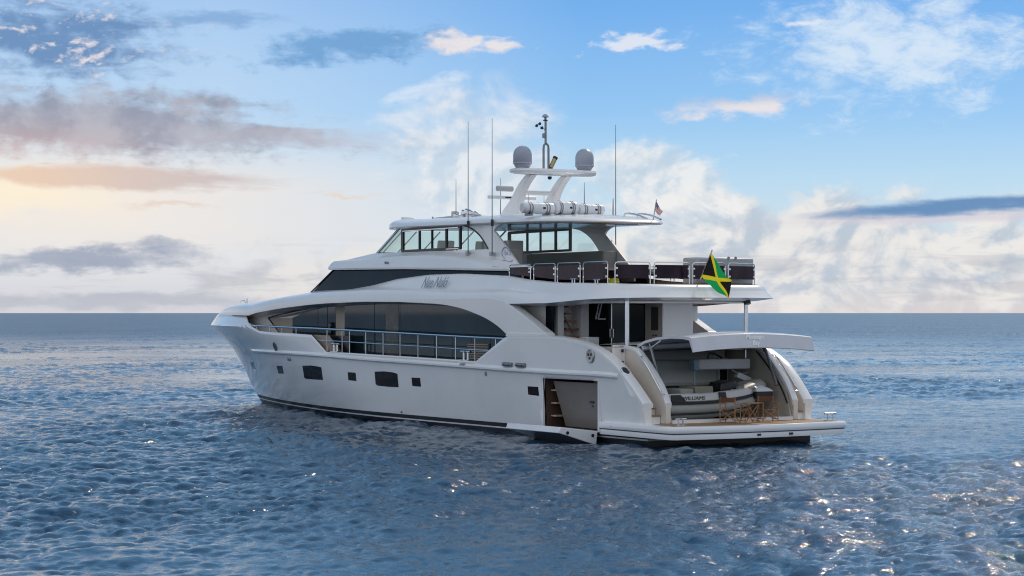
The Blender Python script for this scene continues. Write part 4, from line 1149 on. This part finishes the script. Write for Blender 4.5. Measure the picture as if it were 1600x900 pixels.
# ---- gear forward on the hard top
q = P(637, 351, 'y', 1.4)
gm = MB().tube([q, q + np.array([0, 0, .22])], .035, 8).build('sensor_stand', WHITEP, yacht)
MB().box(q + np.array([0.0, 0, .26]), (.2, .52, .10)).build('sensor_head', WHITEP, gm, bevel=.03)
q = P(676, 347, 'y', 1.2); MB().tube([q, q + np.array([0, 0, .22])], .035, 8).build('vent_post', DSTEEL, yacht)
q = P(711, 339, 'y', .8); MB().box(q + np.array([0, 0, .05]), (.28, .22, .36)).build('searchlight', GREYP, yacht, bevel=.03)
MB().prism([(20.6, 8.10), (16.8, 8.22), (17.2, 8.36), (19.2, 8.33)], -.9, .9).build('roof_hatch', GREYP, yacht, bevel=.03)
hs = P(731, 338, 'y', .9)
hb_ = MB()
for dx_, dy_, dz_ in ((.5, .5, 0), (.25, .3, .12), (0, .05, .05), (-.1, .35, .15), (-.35, .1, .04), (-.5, .45, .1)):
    c_ = hs + np.array([dx_, dy_ - .3, dz_ + .02])
    hb_.lathe([(.03, -.32), (.05, -.1), (.14, .1), (.12, .1), (.0, -.02)], c_, 10, Vector((1, .6 * dy_, .1))).box(c_ - np.array([0, 0, .14]), (.05, .05, .3))
hb_.build('air_horns', STEEL, yacht)
MB().tube(smooth_poly([P(640, 350, 'y', .9), P(655, 347, 'y', .9), P(668, 345.5, 'y', .9)], 3), .035, 6).build('roof_rail', DSTEEL, yacht)
for y in (-1.35, -1.95):
    pts = [(8.7, y, 7.90), (8.65, y, 8.12), (7.9, y, 8.05), (7.2, y, 7.86)]
    MB().tube(smooth_poly(pts, 3), .035, 8).build('roof_handrail', STEEL, yacht)

# ---- boat deck: floor, rail panels, cabinet
MB().prism([(10.5, 3.0), (4.2, 3.0), (2.6, 2.2), (2.1, 0), (2.6, -2.2), (4.2, -3.0), (10.5, -3.0)], 5.36, 5.40, 'z').build('boat_deck', TEAK, yacht, smooth=False)
RY, RX, ZR = 3.12, 3.0, 6.14
def rail_panel(p0, p1, m=RGLASS, z0=5.46, z1=ZR, g0=.16, post_over=.0, lo=.22):
    """a framed smoked panel between two posts"""
    p0, p1 = Vector((*p0, 0)), Vector((*p1, 0)); d = (p1 - p0).normalized(); L = (p1 - p0).length
    zb0 = z0 if not isinstance(z0, tuple) else z0[0]; zb1 = z0 if not isinstance(z0, tuple) else z0[1]
    r = .07; up_ = Vector((0, 0, 1))
    path = [p0 + up_ * zb0, p0 + up_ * (z1 - r * 1.5), p0 + d * r * .4 + up_ * (z1 - r * .4), p0 + d * r * 1.5 + up_ * z1, p1 - d * r * 1.5 + up_ * z1, p1 - d * r * .4 + up_ * (z1 - r * .4), p1 + up_ * (z1 - r * 1.5), p1 + up_ * zb1]
    fr_ = MB().tube(path, .021, 8).build('rail_frame', STEEL, yacht)
    nrm = d.cross(up_)
    q = [p0 + d * .05 + up_ * (zb0 + lo), p1 - d * .05 + up_ * (zb1 + lo), p1 - d * .05 + up_ * (z1 - .09), p0 + d * .05 + up_ * (z1 - .09)]
    MB().add([v + nrm * .012 for v in q] + [v - nrm * .012 for v in q], [(0, 1, 2, 3), (7, 6, 5, 4), (0, 4, 5, 1), (1, 5, 6, 2), (2, 6, 7, 3), (3, 7, 4, 0)]).build('panel', m, fr_, smooth=False)
    for a in (.2, .75):
        for e, sg in ((p0, 1), (p1, -1)):
            c_ = e + d * sg * .05 + up_ * lerp(zb0 + lo, z1 - .09, a)
            MB().box(c_, (.07, .07, .06)).build('clamp', STEEL, fr_)
    return fr_
def xr(u): return XZ([(u, 425)], RY)[0][0]
def zdeck(x): return float(np.interp(x, [3, 6, 8, 10.4], [5.42, 5.46, 5.60, 5.80]))
for u0, u1 in ((796, 829), (834, 867.5), (871, 906.5), (911.5, 949.5)):
    a, c_ = xr(u0), xr(u1)
    for s in (1, -1):
        rail_panel((a, s * RY), (c_, s * RY), z0=(zdeck(a), zdeck(c_)), z1=ZR + .02, lo=.10 if u0 < 910 else .10)
def ya(u): return P(u, 425, 'x', RX - .45)[1]
aft_pan = [((RX - .05, 2.92), (RX - .42, 1.75)), ((RX - .43, 1.62), (RX - .62, .25)), ((RX - .62, .12), (RX - .62, -1.22)), ((RX - .62, -1.35), (RX - .40, -2.25)), ((RX - .38, -2.35), (RX - .05, -2.98))]
aft_u = [(961, 1016), (1022, 1077), (1082, 1133), (1138, 1179)]
def aft_x(y): return RX - .08 - .42 * (1 - (abs(y) / 3.05) ** 2.5)
def aft_at(u):
    y = 0.0
    for _ in range(20): y = P(u, 425, 'x', aft_x(y))[1]
    return (aft_x(y), y)
for u0, u1 in aft_u: rail_panel(aft_at(u0), aft_at(u1), z0=5.38, lo=.20)
cab = MB().box((3.7, -2.0, 5.86), (.9, abs(P(1080, 410, 'x', 3.7)[1] - P(1166, 410, 'x', 3.7)[1]), .98))
yA, yB = P(1078, 410, 'x', 3.7)[1], P(1166, 410, 'x', 3.7)[1]
cab = MB().box((3.7, (yA + yB) / 2, 5.88), (.9, yA - yB, .96)).build('deck_cabinet', GREYP, yacht, bevel=.07)
for u in (1138, 1149): MB().lathe([(0, 0), (.05, 0), (.05, .03), (0, .03)], P(u, 403, 'x', 3.24), 10, Vector((-1, 0, 0))).build('cabinet_knob', DSTEEL, cab)
# small bollards and lights on the deck edge
for u, v in ((896, 438), (932, 439)):
    q = P(u, v, 'y', 3.3); cleat((q[0], 3.3, q[2] - .12), 0, .5, 'deck_cleat')
MB().lathe([(0, -.02), (.1, 0), (.1, .06), (0, .12)], (2.1, 1.35, 5.22), 12, Vector((-1, 0, .6))).build('stern_light', DSTEEL, yacht)
MB().lathe([(0, -.02), (.12, 0), (.12, .12), (0, .14)], (2.0, -1.9, 4.82), 12, Vector((-.3, 0, -1))).build('deck_speaker', BLACKM, yacht)

# ---- cockpit under the overhang
MB().box((6.1, 0, 2.55), (2.9, 5.6, .06)).build('cockpit_sole', TEAK, yacht, smooth=False)
b = MB(); b.prism([(12, 3.3), (4.4, 3.3), (3.0, 2.6), (2.4, 0), (3.0, -2.6), (4.4, -3.3), (12, -3.3)], 4.74, 4.80, 'z').build('overhang_lining', CREAM, yacht, smooth=False)
XB = 7.2
def yb(u, v=500): return P(u, v, 'x', XB)[1]
# port saloon side, dark glass aft of the arch
MB().box((9.0, 2.80, 3.66), (3.6, .06, 2.2)).pair('aft_side_window', DGLASS, yacht, smooth=False)
MB().box((11.5, 0, 3.66), (.06, 5.6, 2.2)).build('inner_bulkhead', BROWN, yacht)
def bulk(u0, u1, name, m, z0=2.55, z1=4.76, x=XB, th=.08):
    a, c_ = P(u0, 500, 'x', x)[1], P(u1, 500, 'x', x)[1]
    return MB().box((x + th / 2, (a + c_) / 2, (z0 + z1) / 2), (th, abs(a - c_), z1 - z0)).build(name, m, yacht, smooth=False)
bulk(872, 881, 'stair_pillar', SUPW, th=.25)
bulk(881, 911, 'stair_recess', CREAM, x=XB + .55)
pl = bulk(908, 920, 'stair_pillar', SUPW, th=.6, x=XB - .05)
for k, (u0, u1, v) in enumerate(((880, 883.5, 479), (880, 888.5, 490), (880, 894.5, 502), (880, 900, 514), (880, 907, 526))):
    a, c_ = P(u0, v, 'x', XB + .3), P(u1, v, 'x', XB + .3)
    MB().box((XB + .3, (a[1] + c_[1]) / 2, a[2]), (.45, abs(a[1] - c_[1]), .06)).build('floating_tread', CHAIRW, yacht)
MB().tube([P(880, 492, 'x', XB + .02), P(895, 521, 'x', XB + .02)], .025, 6).build('stair_rail', DSTEEL, yacht)
# saloon doors
dg_ = bulk(920, 956, 'saloon_door', DGLASS, x=XB + .10, th=.04)
bulk(956, 979, 'saloon_door', mat('teal_glass', (.012, .035, .045), .04, spec=.3), x=XB + .12, th=.04)
bulk(981, 1011, 'saloon_door', DGLASS, x=XB + .10, th=.04)
bulk(954.8, 956.4, 'door_edge', STEEL, x=XB + .04, th=.05)
for u in (953.2, 958.2):
    a = P(u, 514, 'x', XB - .02); c_ = P(u, 527, 'x', XB - .02); w_ = .12 if u < 955 else -.12
    MB().tube([(a[0] + .08, a[1] - w_ * .4, a[2]), a, c_, (c_[0] + .08, c_[1] - w_ * .4, c_[2])], .025, 6).build('door_handle', STEEL, dg_)
b = MB()
for (u0, v0), (u1, v1) in (((937.5, 466), (930.5, 499)), ((942, 466), (934.5, 499)), ((934.5, 498.5), (946, 498.5))):
    b.tube([P(u0, v0, 'x', XB + .08), P(u1, v1, 'x', XB + .08)], .03, 6)
b.build('door_emblem', WLET, dg_)
bulk(1011, 1090, 'saloon_bulkhead', SUPW, x=XB, th=.15)
# white stair tower on the starboard side
xt_ = 4.1
yA, yB = P(1036, 500, 'x', xt_)[1], P(1083, 500, 'x', xt_)[1]
wl = MB().box((xt_ + .55, (yA + yB) / 2, 3.68), (1.1, yA - yB, 2.26)).build('stair_tower', SUPW, yacht, bevel=.03)
MB().box((xt_ + .55, yA + .012, 3.68), (1.02, .02, 2.2)).build('painted_side_shade', TAUPE, wl)  # taupe sheet: shading of the white tower's port face put into colour
a0, a1 = P(1018, 480, 'y', yA + .02), P(1028.5, 516, 'y', yA + .02)
MB().box(((a0[0] + a1[0]) / 2, yA + .02, (a0[2] + a1[2]) / 2), (a0[0] - a1[0], .04, a0[2] - a1[2])).build('tall_window', BLACKM, wl)
for u in (1021, 1025): MB().box(P(u, 524, 'y', yA + .03), (.06, .04, .06)).build('switch', BLACKM, wl)
# steel posts under the overhang
for s in (1, -1):
    q = (2.9, s * 2.56); MB().tube([(*q, 2.6), (*q, 4.88)], .075, 14).build('overhang_post', STEEL, yacht)
# cockpit seat seen over the coaming
sf = MB().box((3.6, .2, 3.0), (.8, 3.2, .5)).build('cockpit_sofa', CUSH, yacht, bevel=.06)
MB().box((P(925, 531, 'x', 6.0)[0], P(921, 531, 'x', 6.0)[1], 3.15), (.5, .5, .8)).build('cockpit_bar', SUPW, yacht, bevel=.03)

# ---- writing on the side
nx0, nx1 = P(662, 444, 'y', 3.22), P(704, 443, 'y', 3.22)
zc_ = (nx0[2] + nx1[2]) / 2
text_mesh('name_letters', 'Nue Nuló', .66, ((nx0[0] + nx1[0]) / 2, 3.28, zc_ + .02), (nx1[0] - nx0[0], 0, nx1[2] - nx0[2]), (0, -.42, 1), GREYIN, yacht, .32, .05, sx=.72)
q = P(790, 395, 'y', 2.6)
MB().tube([(q[0] + .30 * math.cos(a), 2.585, q[2] + .22 * math.sin(a)) for a in np.linspace(-1.2, 3.6, 22)], .018, 6).build('emblem_ring', BLUEIN, yacht)
text_mesh('emblem_letters', 'Lu', .26, (q[0], 2.575, q[2]), (-1, 0, 0), (0, 0, 1), BLUEIN, yacht, .2, .003)
MB().tube(smooth_poly([(q[0] + .42, 2.585, q[2] - .33), (q[0] + .1, 2.585, q[2] - .26), (q[0] - .2, 2.585, q[2] - .34), (q[0] - .5, 2.585, q[2] - .28)], 4), .016, 6).build('emblem_underline', BLUEIN, yacht)

# ================================================================== loose things aboard
# ---- life rafts in a row on the hard top
def raft(yc_, L, r, label, x=9.15):
    z = float(z_roof(x)) + .30 + r
    root = empty('life_raft', (x, yc_, z - r - .06), label, 'life raft', 'white life raft canisters on the hard top')
    b = MB(); prof = [(0, -L / 2), (r * .80, -L / 2), (r * .96, -L / 2 + .05), (r, -L / 2 + .12), (r, -.02), (r * 1.04, -.02), (r * 1.04, .02), (r, .02), (r, L / 2 - .12), (r * .96, L / 2 - .05), (r * .80, L / 2), (0, L / 2)]
    b.lathe(prof, (x, yc_, z), 22, Vector((0, 1, 0))).build('canister', WHITEP, root)
    for t in (-.30, -.22, .24, .32):
        MB().lathe([(r + .004, -.02), (r + .014, -.018), (r + .014, .018), (r + .004, .02)], (x, yc_ + t * L, z), 22, Vector((0, 1, 0))).build('strap', DSTEEL, root)
    for t in (-.28, .28):
        MB().box((x, yc_ + t * L, z - r - .03), (.50, .06, .10)).build('cradle', DSTEEL, root)
    MB().box((x - r - .005, yc_ - L * .12, z), (.02, .10, .07)).build('release_unit', BLACKM, root)
    return root
def yu(u, x=9.15): return float(P(u, 326, 'x', x)[1])
raft((yu(815) + yu(865)) / 2, yu(815) - yu(864), .21, 'long white life raft canister nearest the mast leg')
raft((yu(864) + yu(901)) / 2, yu(865) - yu(900), .25, 'fattest white life raft canister, middle of the row')
raft((yu(903) + yu(942)) / 2, yu(904) - yu(942), .21, 'white life raft canister beside the roof handrails')

# ---- flags
def flag_material(name, kind):
    m = bpy.data.materials.new(name); m.use_nodes = True
    t = m.node_tree; b = t.nodes['Principled BSDF']; b.inputs['Roughness'].default_value = .8
    uv = t.nodes.new('ShaderNodeTexCoord'); s = t.nodes.new('ShaderNodeSeparateXYZ'); t.links.new(uv.outputs['UV'], s.inputs[0])
    u, v = NV(t, s.outputs[0]), NV(t, s.outputs[1])
    if kind == 'saltire':
        d1, d2 = (u - v), (u + v - 1.0)
        gold = (d1.abs().min(d2.abs())) * -1.0 + 0.085
        side = (d1 * d2).gt(0.0)               # left and right triangles
        c_ = cmix(t, side, (.006, .36, .10), (.012, .010, .012))
        c_ = cmix(t, gold.gt(0.0), c_, (.80, .66, .02))
    else:
        stripe = (v * 6.5).fract().gt(.5)
        c_ = cmix(t, stripe, (.42, .02, .035), (.74, .72, .72))
        can = (0.42 - u).gt(0.0) * (v - .46).gt(0.0)
        c_ = cmix(t, can, c_, (.03, .04, .16))
        st = ((u * 62).sin() * (v * 70).sin()).gt(.55) * can
        c_ = cmix(t, st, c_, (.74, .72, .72))
    t.links.new(c_, b.inputs['Base Color'])
    tr = t.nodes.new('ShaderNodeBsdfTranslucent'); t.links.new(c_, tr.inputs[0])
    mx = t.nodes.new('ShaderNodeMixShader'); mx.inputs[0].default_value = .45
    o = t.nodes['Material Output']; t.links.new(b.outputs[0], mx.inputs[1]); t.links.new(tr.outputs[0], mx.inputs[2]); t.links.new(mx.outputs[0], o.inputs[0])
    return m
def flag(name, base, top, cloth, m, labels, r, amp):
    """cloth: hoist top, hoist bottom, fly top, fly bottom, with the drape of hanging bunting between them"""
    root = empty(name, base, *labels)
    MB().tube([base, top], r, 8, r2=r * .8).lathe([(0, -r), (r * 1.5, 0), (0, r * 1.8)], top, 8).build('staff', STEEL, root)
    ht, hb_2, ft_, fb_ = (np.array(p, float) for p in cloth)
    nu, nv = 30, 20; me = bpy.data.meshes.new('cloth'); vs_, uvs, fs = [], [], []
    nn = np.cross(ft_ - ht, hb_2 - ht); nn /= np.linalg.norm(nn)
    for i in range(nu + 1):
        for j in range(nv + 1):
            u, v = i / nu, j / nv
            p = (ht * (1 - v) + hb_2 * v) * (1 - u) + (ft_ * (1 - v) + fb_ * v) * u
            p = p + nn * amp * (math.sin(u * 7 + v * 2.4) * u + .6 * math.sin(u * 13 - v * 3) * u * (.4 + v)) + np.array([0, 0, -amp * .9 * math.sin(u * math.pi)])
            vs_.append(tuple(p)); uvs.append((u, 1 - v))
    for i in range(nu):
        for j in range(nv):
            a = i * (nv + 1) + j; fs.append((a, a + nv + 1, a + nv + 2, a + 1))
    me.from_pydata(vs_, [], fs); ul = me.uv_layers.new(name='UVMap')
    for lp in me.loops: ul.data[lp.index].uv = uvs[lp.vertex_index]
    me.polygons.foreach_set('use_smooth', [True] * len(me.polygons)); me.materials.append(m)
    o = bpy.data.objects.new('cloth', me); COL.objects.link(o); attach(o, root)
    return root
xf = 1.95
q = lambda u, v, x=xf: P(u, v, 'x', x)
flag('ensign_flag', q(1091.5, 443, 2.2), q(1112.5, 392, 1.40), [q(1111.8, 395.5, 1.42), q(1096, 432, 1.95), q(1142, 438, .95), q(1139, 468, .95)],
     flag_material('black_green_gold_cloth', 'saltire'), ('black, green and gold flag drooping from a slanted staff at the stern', 'flag'), .028, .07)
xf2 = 6.9
flag('courtesy_flag', q(1020, 346.5, 7.0), q(1025.5, 312.5, 6.8), [q(1025.3, 314, 6.8), q(1023, 328, 6.88), q(1035, 330, 6.5), q(1031, 337.5, 6.7)],
     flag_material('red_white_striped_cloth', 'stripes'), ('small red and white striped flag with a blue corner on the hard top', 'flag'), .02, .03)

# ---- yellow line left on the deck edge
pth = []
c0 = P(958, 440, 'y', 3.0)
for k in range(60):
    a = k / 60 * 2 * math.pi * 4
    pth.append((c0[0] + .35 + (.20 + .04 * math.sin(k * 1.7)) * math.cos(a), 2.75 + (.14 + .03 * math.cos(k * 2.1)) * math.sin(a), 5.44 + .035 * (k // 15) + .02 * math.sin(k)))
tag(MB().tube(pth, .032, 6).build('coiled_rope', YELLOW), 'bright yellow line coiled on the deck edge behind the smoked panels', 'rope')

# ---- jet tender lying athwart the garage
TX = 1.55
def tz_(u, v): return P(u, v, 'x', .80)
tender = empty('jet_tender', (TX, .3, .80), 'white and grey jet tender stowed sideways in the open stern garage', 'tender')
def t_outline(off, rise=0.0):
    """stern at port, bow to starboard"""
    pts = [(TX - .78 - off, 2.46), (TX - .80 - off, 1.6), (TX - .80 - off, .6), (TX - .78 - off, -.3), (TX - .68 - off, -.95), (TX - .46 - off * .8, -1.45), (TX - .15 - off * .3, -1.75 - off * .7), (TX, -1.80 - off)]
    return pts + [(2 * TX - x, y) for x, y in reversed(pts[:-1])]
def sheer(y): return .26 * float(np.clip((1.0 - y) / 2.8, 0, 1)) ** 1.6
def t_ring(off, z): return smooth_poly([(x, y, z + sheer(y)) for x, y in t_outline(off)], 3)
def t_shell(prof): return MB().loft([t_ring(o, z) for o, z in prof])
t_shell([(-.55, .80), (-.30, .84), (-.10, .93), (-.06, .97)]).build('bottom', RUBG, tender)
t_shell([(-.06, .97), (-.02, .985), (-.02, 1.02), (-.05, 1.035)]).build('chine_strip', RUBB, tender)
t_shell([(-.05, 1.035), (.03, 1.08), (.07, 1.15), (.07, 1.22), (.04, 1.29), (-.02, 1.33)]).build('collar', RUBG, tender)
t_shell([(-.02, 1.33), (.035, 1.345), (.035, 1.405), (-.03, 1.42)]).build('rubbing_strake', RUBB, tender)
t_shell([(-.03, 1.42), (.0, 1.45), (-.01, 1.62), (-.05, 1.68), (-.14, 1.70), (-.22, 1.66)]).build('topside', mat('tender_white', (.60, .60, .60), .4), tender)
MB().add([(x, y, z) for x, y, z in t_ring(-.2, 1.55)], [tuple(range(len(t_ring(-.2, 1.55))))]).build('inner_deck', GREYP, tender, smooth=False)
text_mesh('maker_letters', 'WILLIAMS', .175, (TX - .80, P(1084, 628, 'x', TX - .8)[1], 1.535), (0, -1, 0), (0, 0, 1), BLACKM, tender, .1, .006, sx=1.22)
b = MB(); yq = P(1056, 628, 'x', .75)[1]; b.prism([(yq + .2, 1.44), (yq + .2, 1.66), (yq - .18, 1.66), (yq - .42, 1.44)], TX - .83, TX - .80, 'x').build('stern_decal', BLACKM, tender)
b = MB(); yq = P(1130, 620, 'x', .75)[1]; b.prism([(yq + .17, 1.42), (yq + .20, 1.72), (yq - .08, 1.72), (yq - .14, 1.42)], TX - .84, TX - .79, 'x').build('side_decal', BLACKM, tender)
def ty(u, x=1.3): return float(P(u, 605, 'x', x)[1])
def tzv(u, v, x=1.3): return float(P(u, v, 'x', x)[2])
# cushions aft, seat, console, wheel
MB().box((TX, (ty(1062) + ty(1104)) / 2, tzv(1080, 619)), (1.2, ty(1062) - ty(1104), .13)).build('sun_cushion', OLIVE, tender, bevel=.04)
MB().box((TX, (ty(1080) + ty(1108)) / 2, tzv(1095, 610)), (1.0, ty(1080) - ty(1108), .30), ).build('seat', OLIVE, tender, bevel=.05)
MB().box((TX, (ty(1056) + ty(1076)) / 2, tzv(1066, 612)), (1.1, ty(1056) - ty(1076), .22)).build('aft_cushion', CUSH, tender, bevel=.06)
cn = MB().prism([(ty(1122), 1.55), (ty(1124), 2.0), (ty(1140), 2.10), (ty(1152), 1.95), (ty(1158), 1.55)], TX - .35, TX + .35, 'x').build('console', BLACKM, tender, bevel=.04)
MB().tube([(TX - .1 + .0, ty(1120) + .17 * math.cos(a) * .5, tzv(1118, 604) + .17 * math.sin(a)) if False else (TX - .2 + .19 * math.cos(a), ty(1117) + .10 * math.sin(a), tzv(1117, 604) + .15 * math.sin(a)) for a in np.linspace(0, 2 * math.pi, 18)[:-1]], .022, 6, closed=True).build('steering_wheel', BLACKM, cn)
MB().tube([(TX - .3, ty(1143), tzv(1143, 604)), (TX - .3, ty(1147), tzv(1147, 596))], .02).build('windscreen_post', DSTEEL, cn)
MB().box((TX - .3, ty(1143), tzv(1143, 614)), (.3, .30, .18), Matrix.Rotation(R(25), 3, 'X')).build('side_screen', WHITEP, cn, bevel=.02)
# bow deck: cream hump, pale nose above a black fender
b = MB(); secs = []
for t in np.linspace(0, 1, 14):
    y = lerp(ty(1147), ty(1196), t); wv = .62 * (1 - .55 * t ** 2); h_ = lerp(.16, .24, math.sin(t * 1.6))
    zb_ = 1.62 + sheer(y)
    secs.append([(TX + wv * math.cos(a), y, zb_ + h_ * max(0.0, math.sin(a)) * (1 if t < .93 else .75)) for a in np.linspace(0, math.pi, 12)])
b.loft(secs, caps=True).build('bow_deck', mat('bow_cream', (.36, .345, .31), .4), tender)
yb0, yb1 = ty(1181, .95), ty(1207, .95)
MB().box((TX - .1, (yb0 + yb1) / 2, tzv(1194, 617, .95)), (1.1, yb0 - yb1, .26)).build('bow_fender', RUBB, tender, bevel=.06)
b = MB(); secs = []
for t in np.linspace(0, 1, 10):
    y = lerp(yb0, yb1, t); h_ = .27 * math.sqrt(max(.02, 1 - (t * .98) ** 3))
    secs.append([(TX - .1 + .56 * math.cos(a), y, tzv(1194, 611.5, .95) + h_ * max(0, math.sin(a))) for a in np.linspace(0, math.pi, 12)])
b.loft(secs, caps=True).build('bow_cover', WHITEP, tender)
for u, v in ((1157, 611), (1149, 614)): MB().lathe([(0, 0), (.05, 0), (.05, .05), (0, .05)], (TX - .60, ty(u, .95), tzv(u, v, .95)), 10, Vector((-1, 0, 0))).build('deck_fitting', BLACKM, tender)
for y in (1.9, -.6): MB().box((TX, y, .795), (1.0, .10, .06)).build('chock', BLACKM, tender)

# ---- folding director chairs and a small table on the platform
def director_chair(loc, rz, label):
    root = empty('director_chair', loc, label, 'chair', 'folding wooden chairs on the swim platform')
    x0, y0, z0 = loc
    W, D, HS, HA, HB = .54, .44, .44, .64, .86
    rot = Matrix.Rotation(rz, 3, 'Z'); L0 = Vector(loc)
    def g(p): return L0 + rot @ Vector(p)
    def bar(a, c_, r=.019): return MB().tube([g(a), g(c_)], r, 6)
    for s in (1, -1):
        f = MB().tube([g((D / 2, s * W / 2, .01)), g((D / 2, s * W / 2, HA))], .019, 6); f.build('front_leg', CHAIRW, root)
        MB().tube([g((-D / 2, s * W / 2, .01)), g((-D / 2, s * W / 2, HB))], .019, 6).build('rear_leg', CHAIRW, root)
        MB().tube([g((D / 2 + .05, s * W / 2, HA)), g((-D / 2, s * W / 2, HA))], .024, 6).build('armrest', CHAIRW, root)
        MB().tube([g((D / 2, s * W / 2, .10)), g((-D / 2, s * W / 2, .10))], .017, 6).build('side_stretcher', CHAIRW, root)
        MB().tube([g((D / 2, s * W / 2, HS)), g((-D / 2, s * W / 2, HS))], .019, 6).build('seat_rail', CHAIRW, root)
    for x in (D / 2 - .03, -D / 2 + .03):
        for s in (1, -1): bar((x + .012 * s, s * (W / 2 - .02), .09), (x + .012 * s, -s * (W / 2 - .02), HS - .02), .015).build('cross_leg', CHAIRW, root)
    b = MB(); b.loft([[g((x, y, HS - .045 * (1 - (2 * y / W) ** 2))) for y in np.linspace(-W / 2, W / 2, 7)] for x in (-D / 2 + .02, D / 2 - .02)]); b.build('seat', CANVAS, root)
    b = MB(); b.loft([[g((-D / 2 - .025 * (1 - (2 * y / W) ** 2), y, z)) for y in np.linspace(-W / 2, W / 2, 7)] for z in (HB - .17, HB - .01)]); b.build('backrest', CANVAS, root)
    return root
ZD = .738
def pl_(u, v): 
    p = P(u, v, 'z', ZD); return (float(p[0]), float(p[1]), ZD)
fx_ = -.28
def spot(u): return (fx_, float(P(u, 655, 'x', fx_)[1]), ZD)
director_chair(spot(1141), R(-62), 'folding wooden chair on the swim platform, left of the little table')
director_chair(spot(1200), R(164), 'folding wooden chair with dark canvas facing the little table, right of it')
tb = spot(1171)
table = empty('folding_table', tb, 'small folding wooden table standing between the two chairs', 'table')
b = MB()
for k in range(5): b.box((tb[0] - .20 + .10 * k, tb[1], ZD + .64), (.09, .62, .022))
b.build('tabletop', CHAIRW, table)
for x in (-.17, .17):
    for s in (1, -1): MB().tube([(tb[0] + x + .014 * s, tb[1] + s * .28, ZD + .01), (tb[0] + x + .014 * s, tb[1] - s * .26, ZD + .62)], .017, 6).build('cross_leg', CHAIRW, table)
    for s in (1, -1): MB().tube([(tb[0] + x - .014 * s, tb[1] + s * .02, ZD + .02), (tb[0] + x - .014 * s, tb[1] + s * .28, ZD + .58)], .012, 6).build('lattice_leg', CHAIRW, table)
for s in (1, -1): MB().tube([(tb[0] - .18, tb[1] + s * .27, ZD + .06), (tb[0] + .18, tb[1] + s * .27, ZD + .06)], .014, 6).build('stretcher', CHAIRW, table)
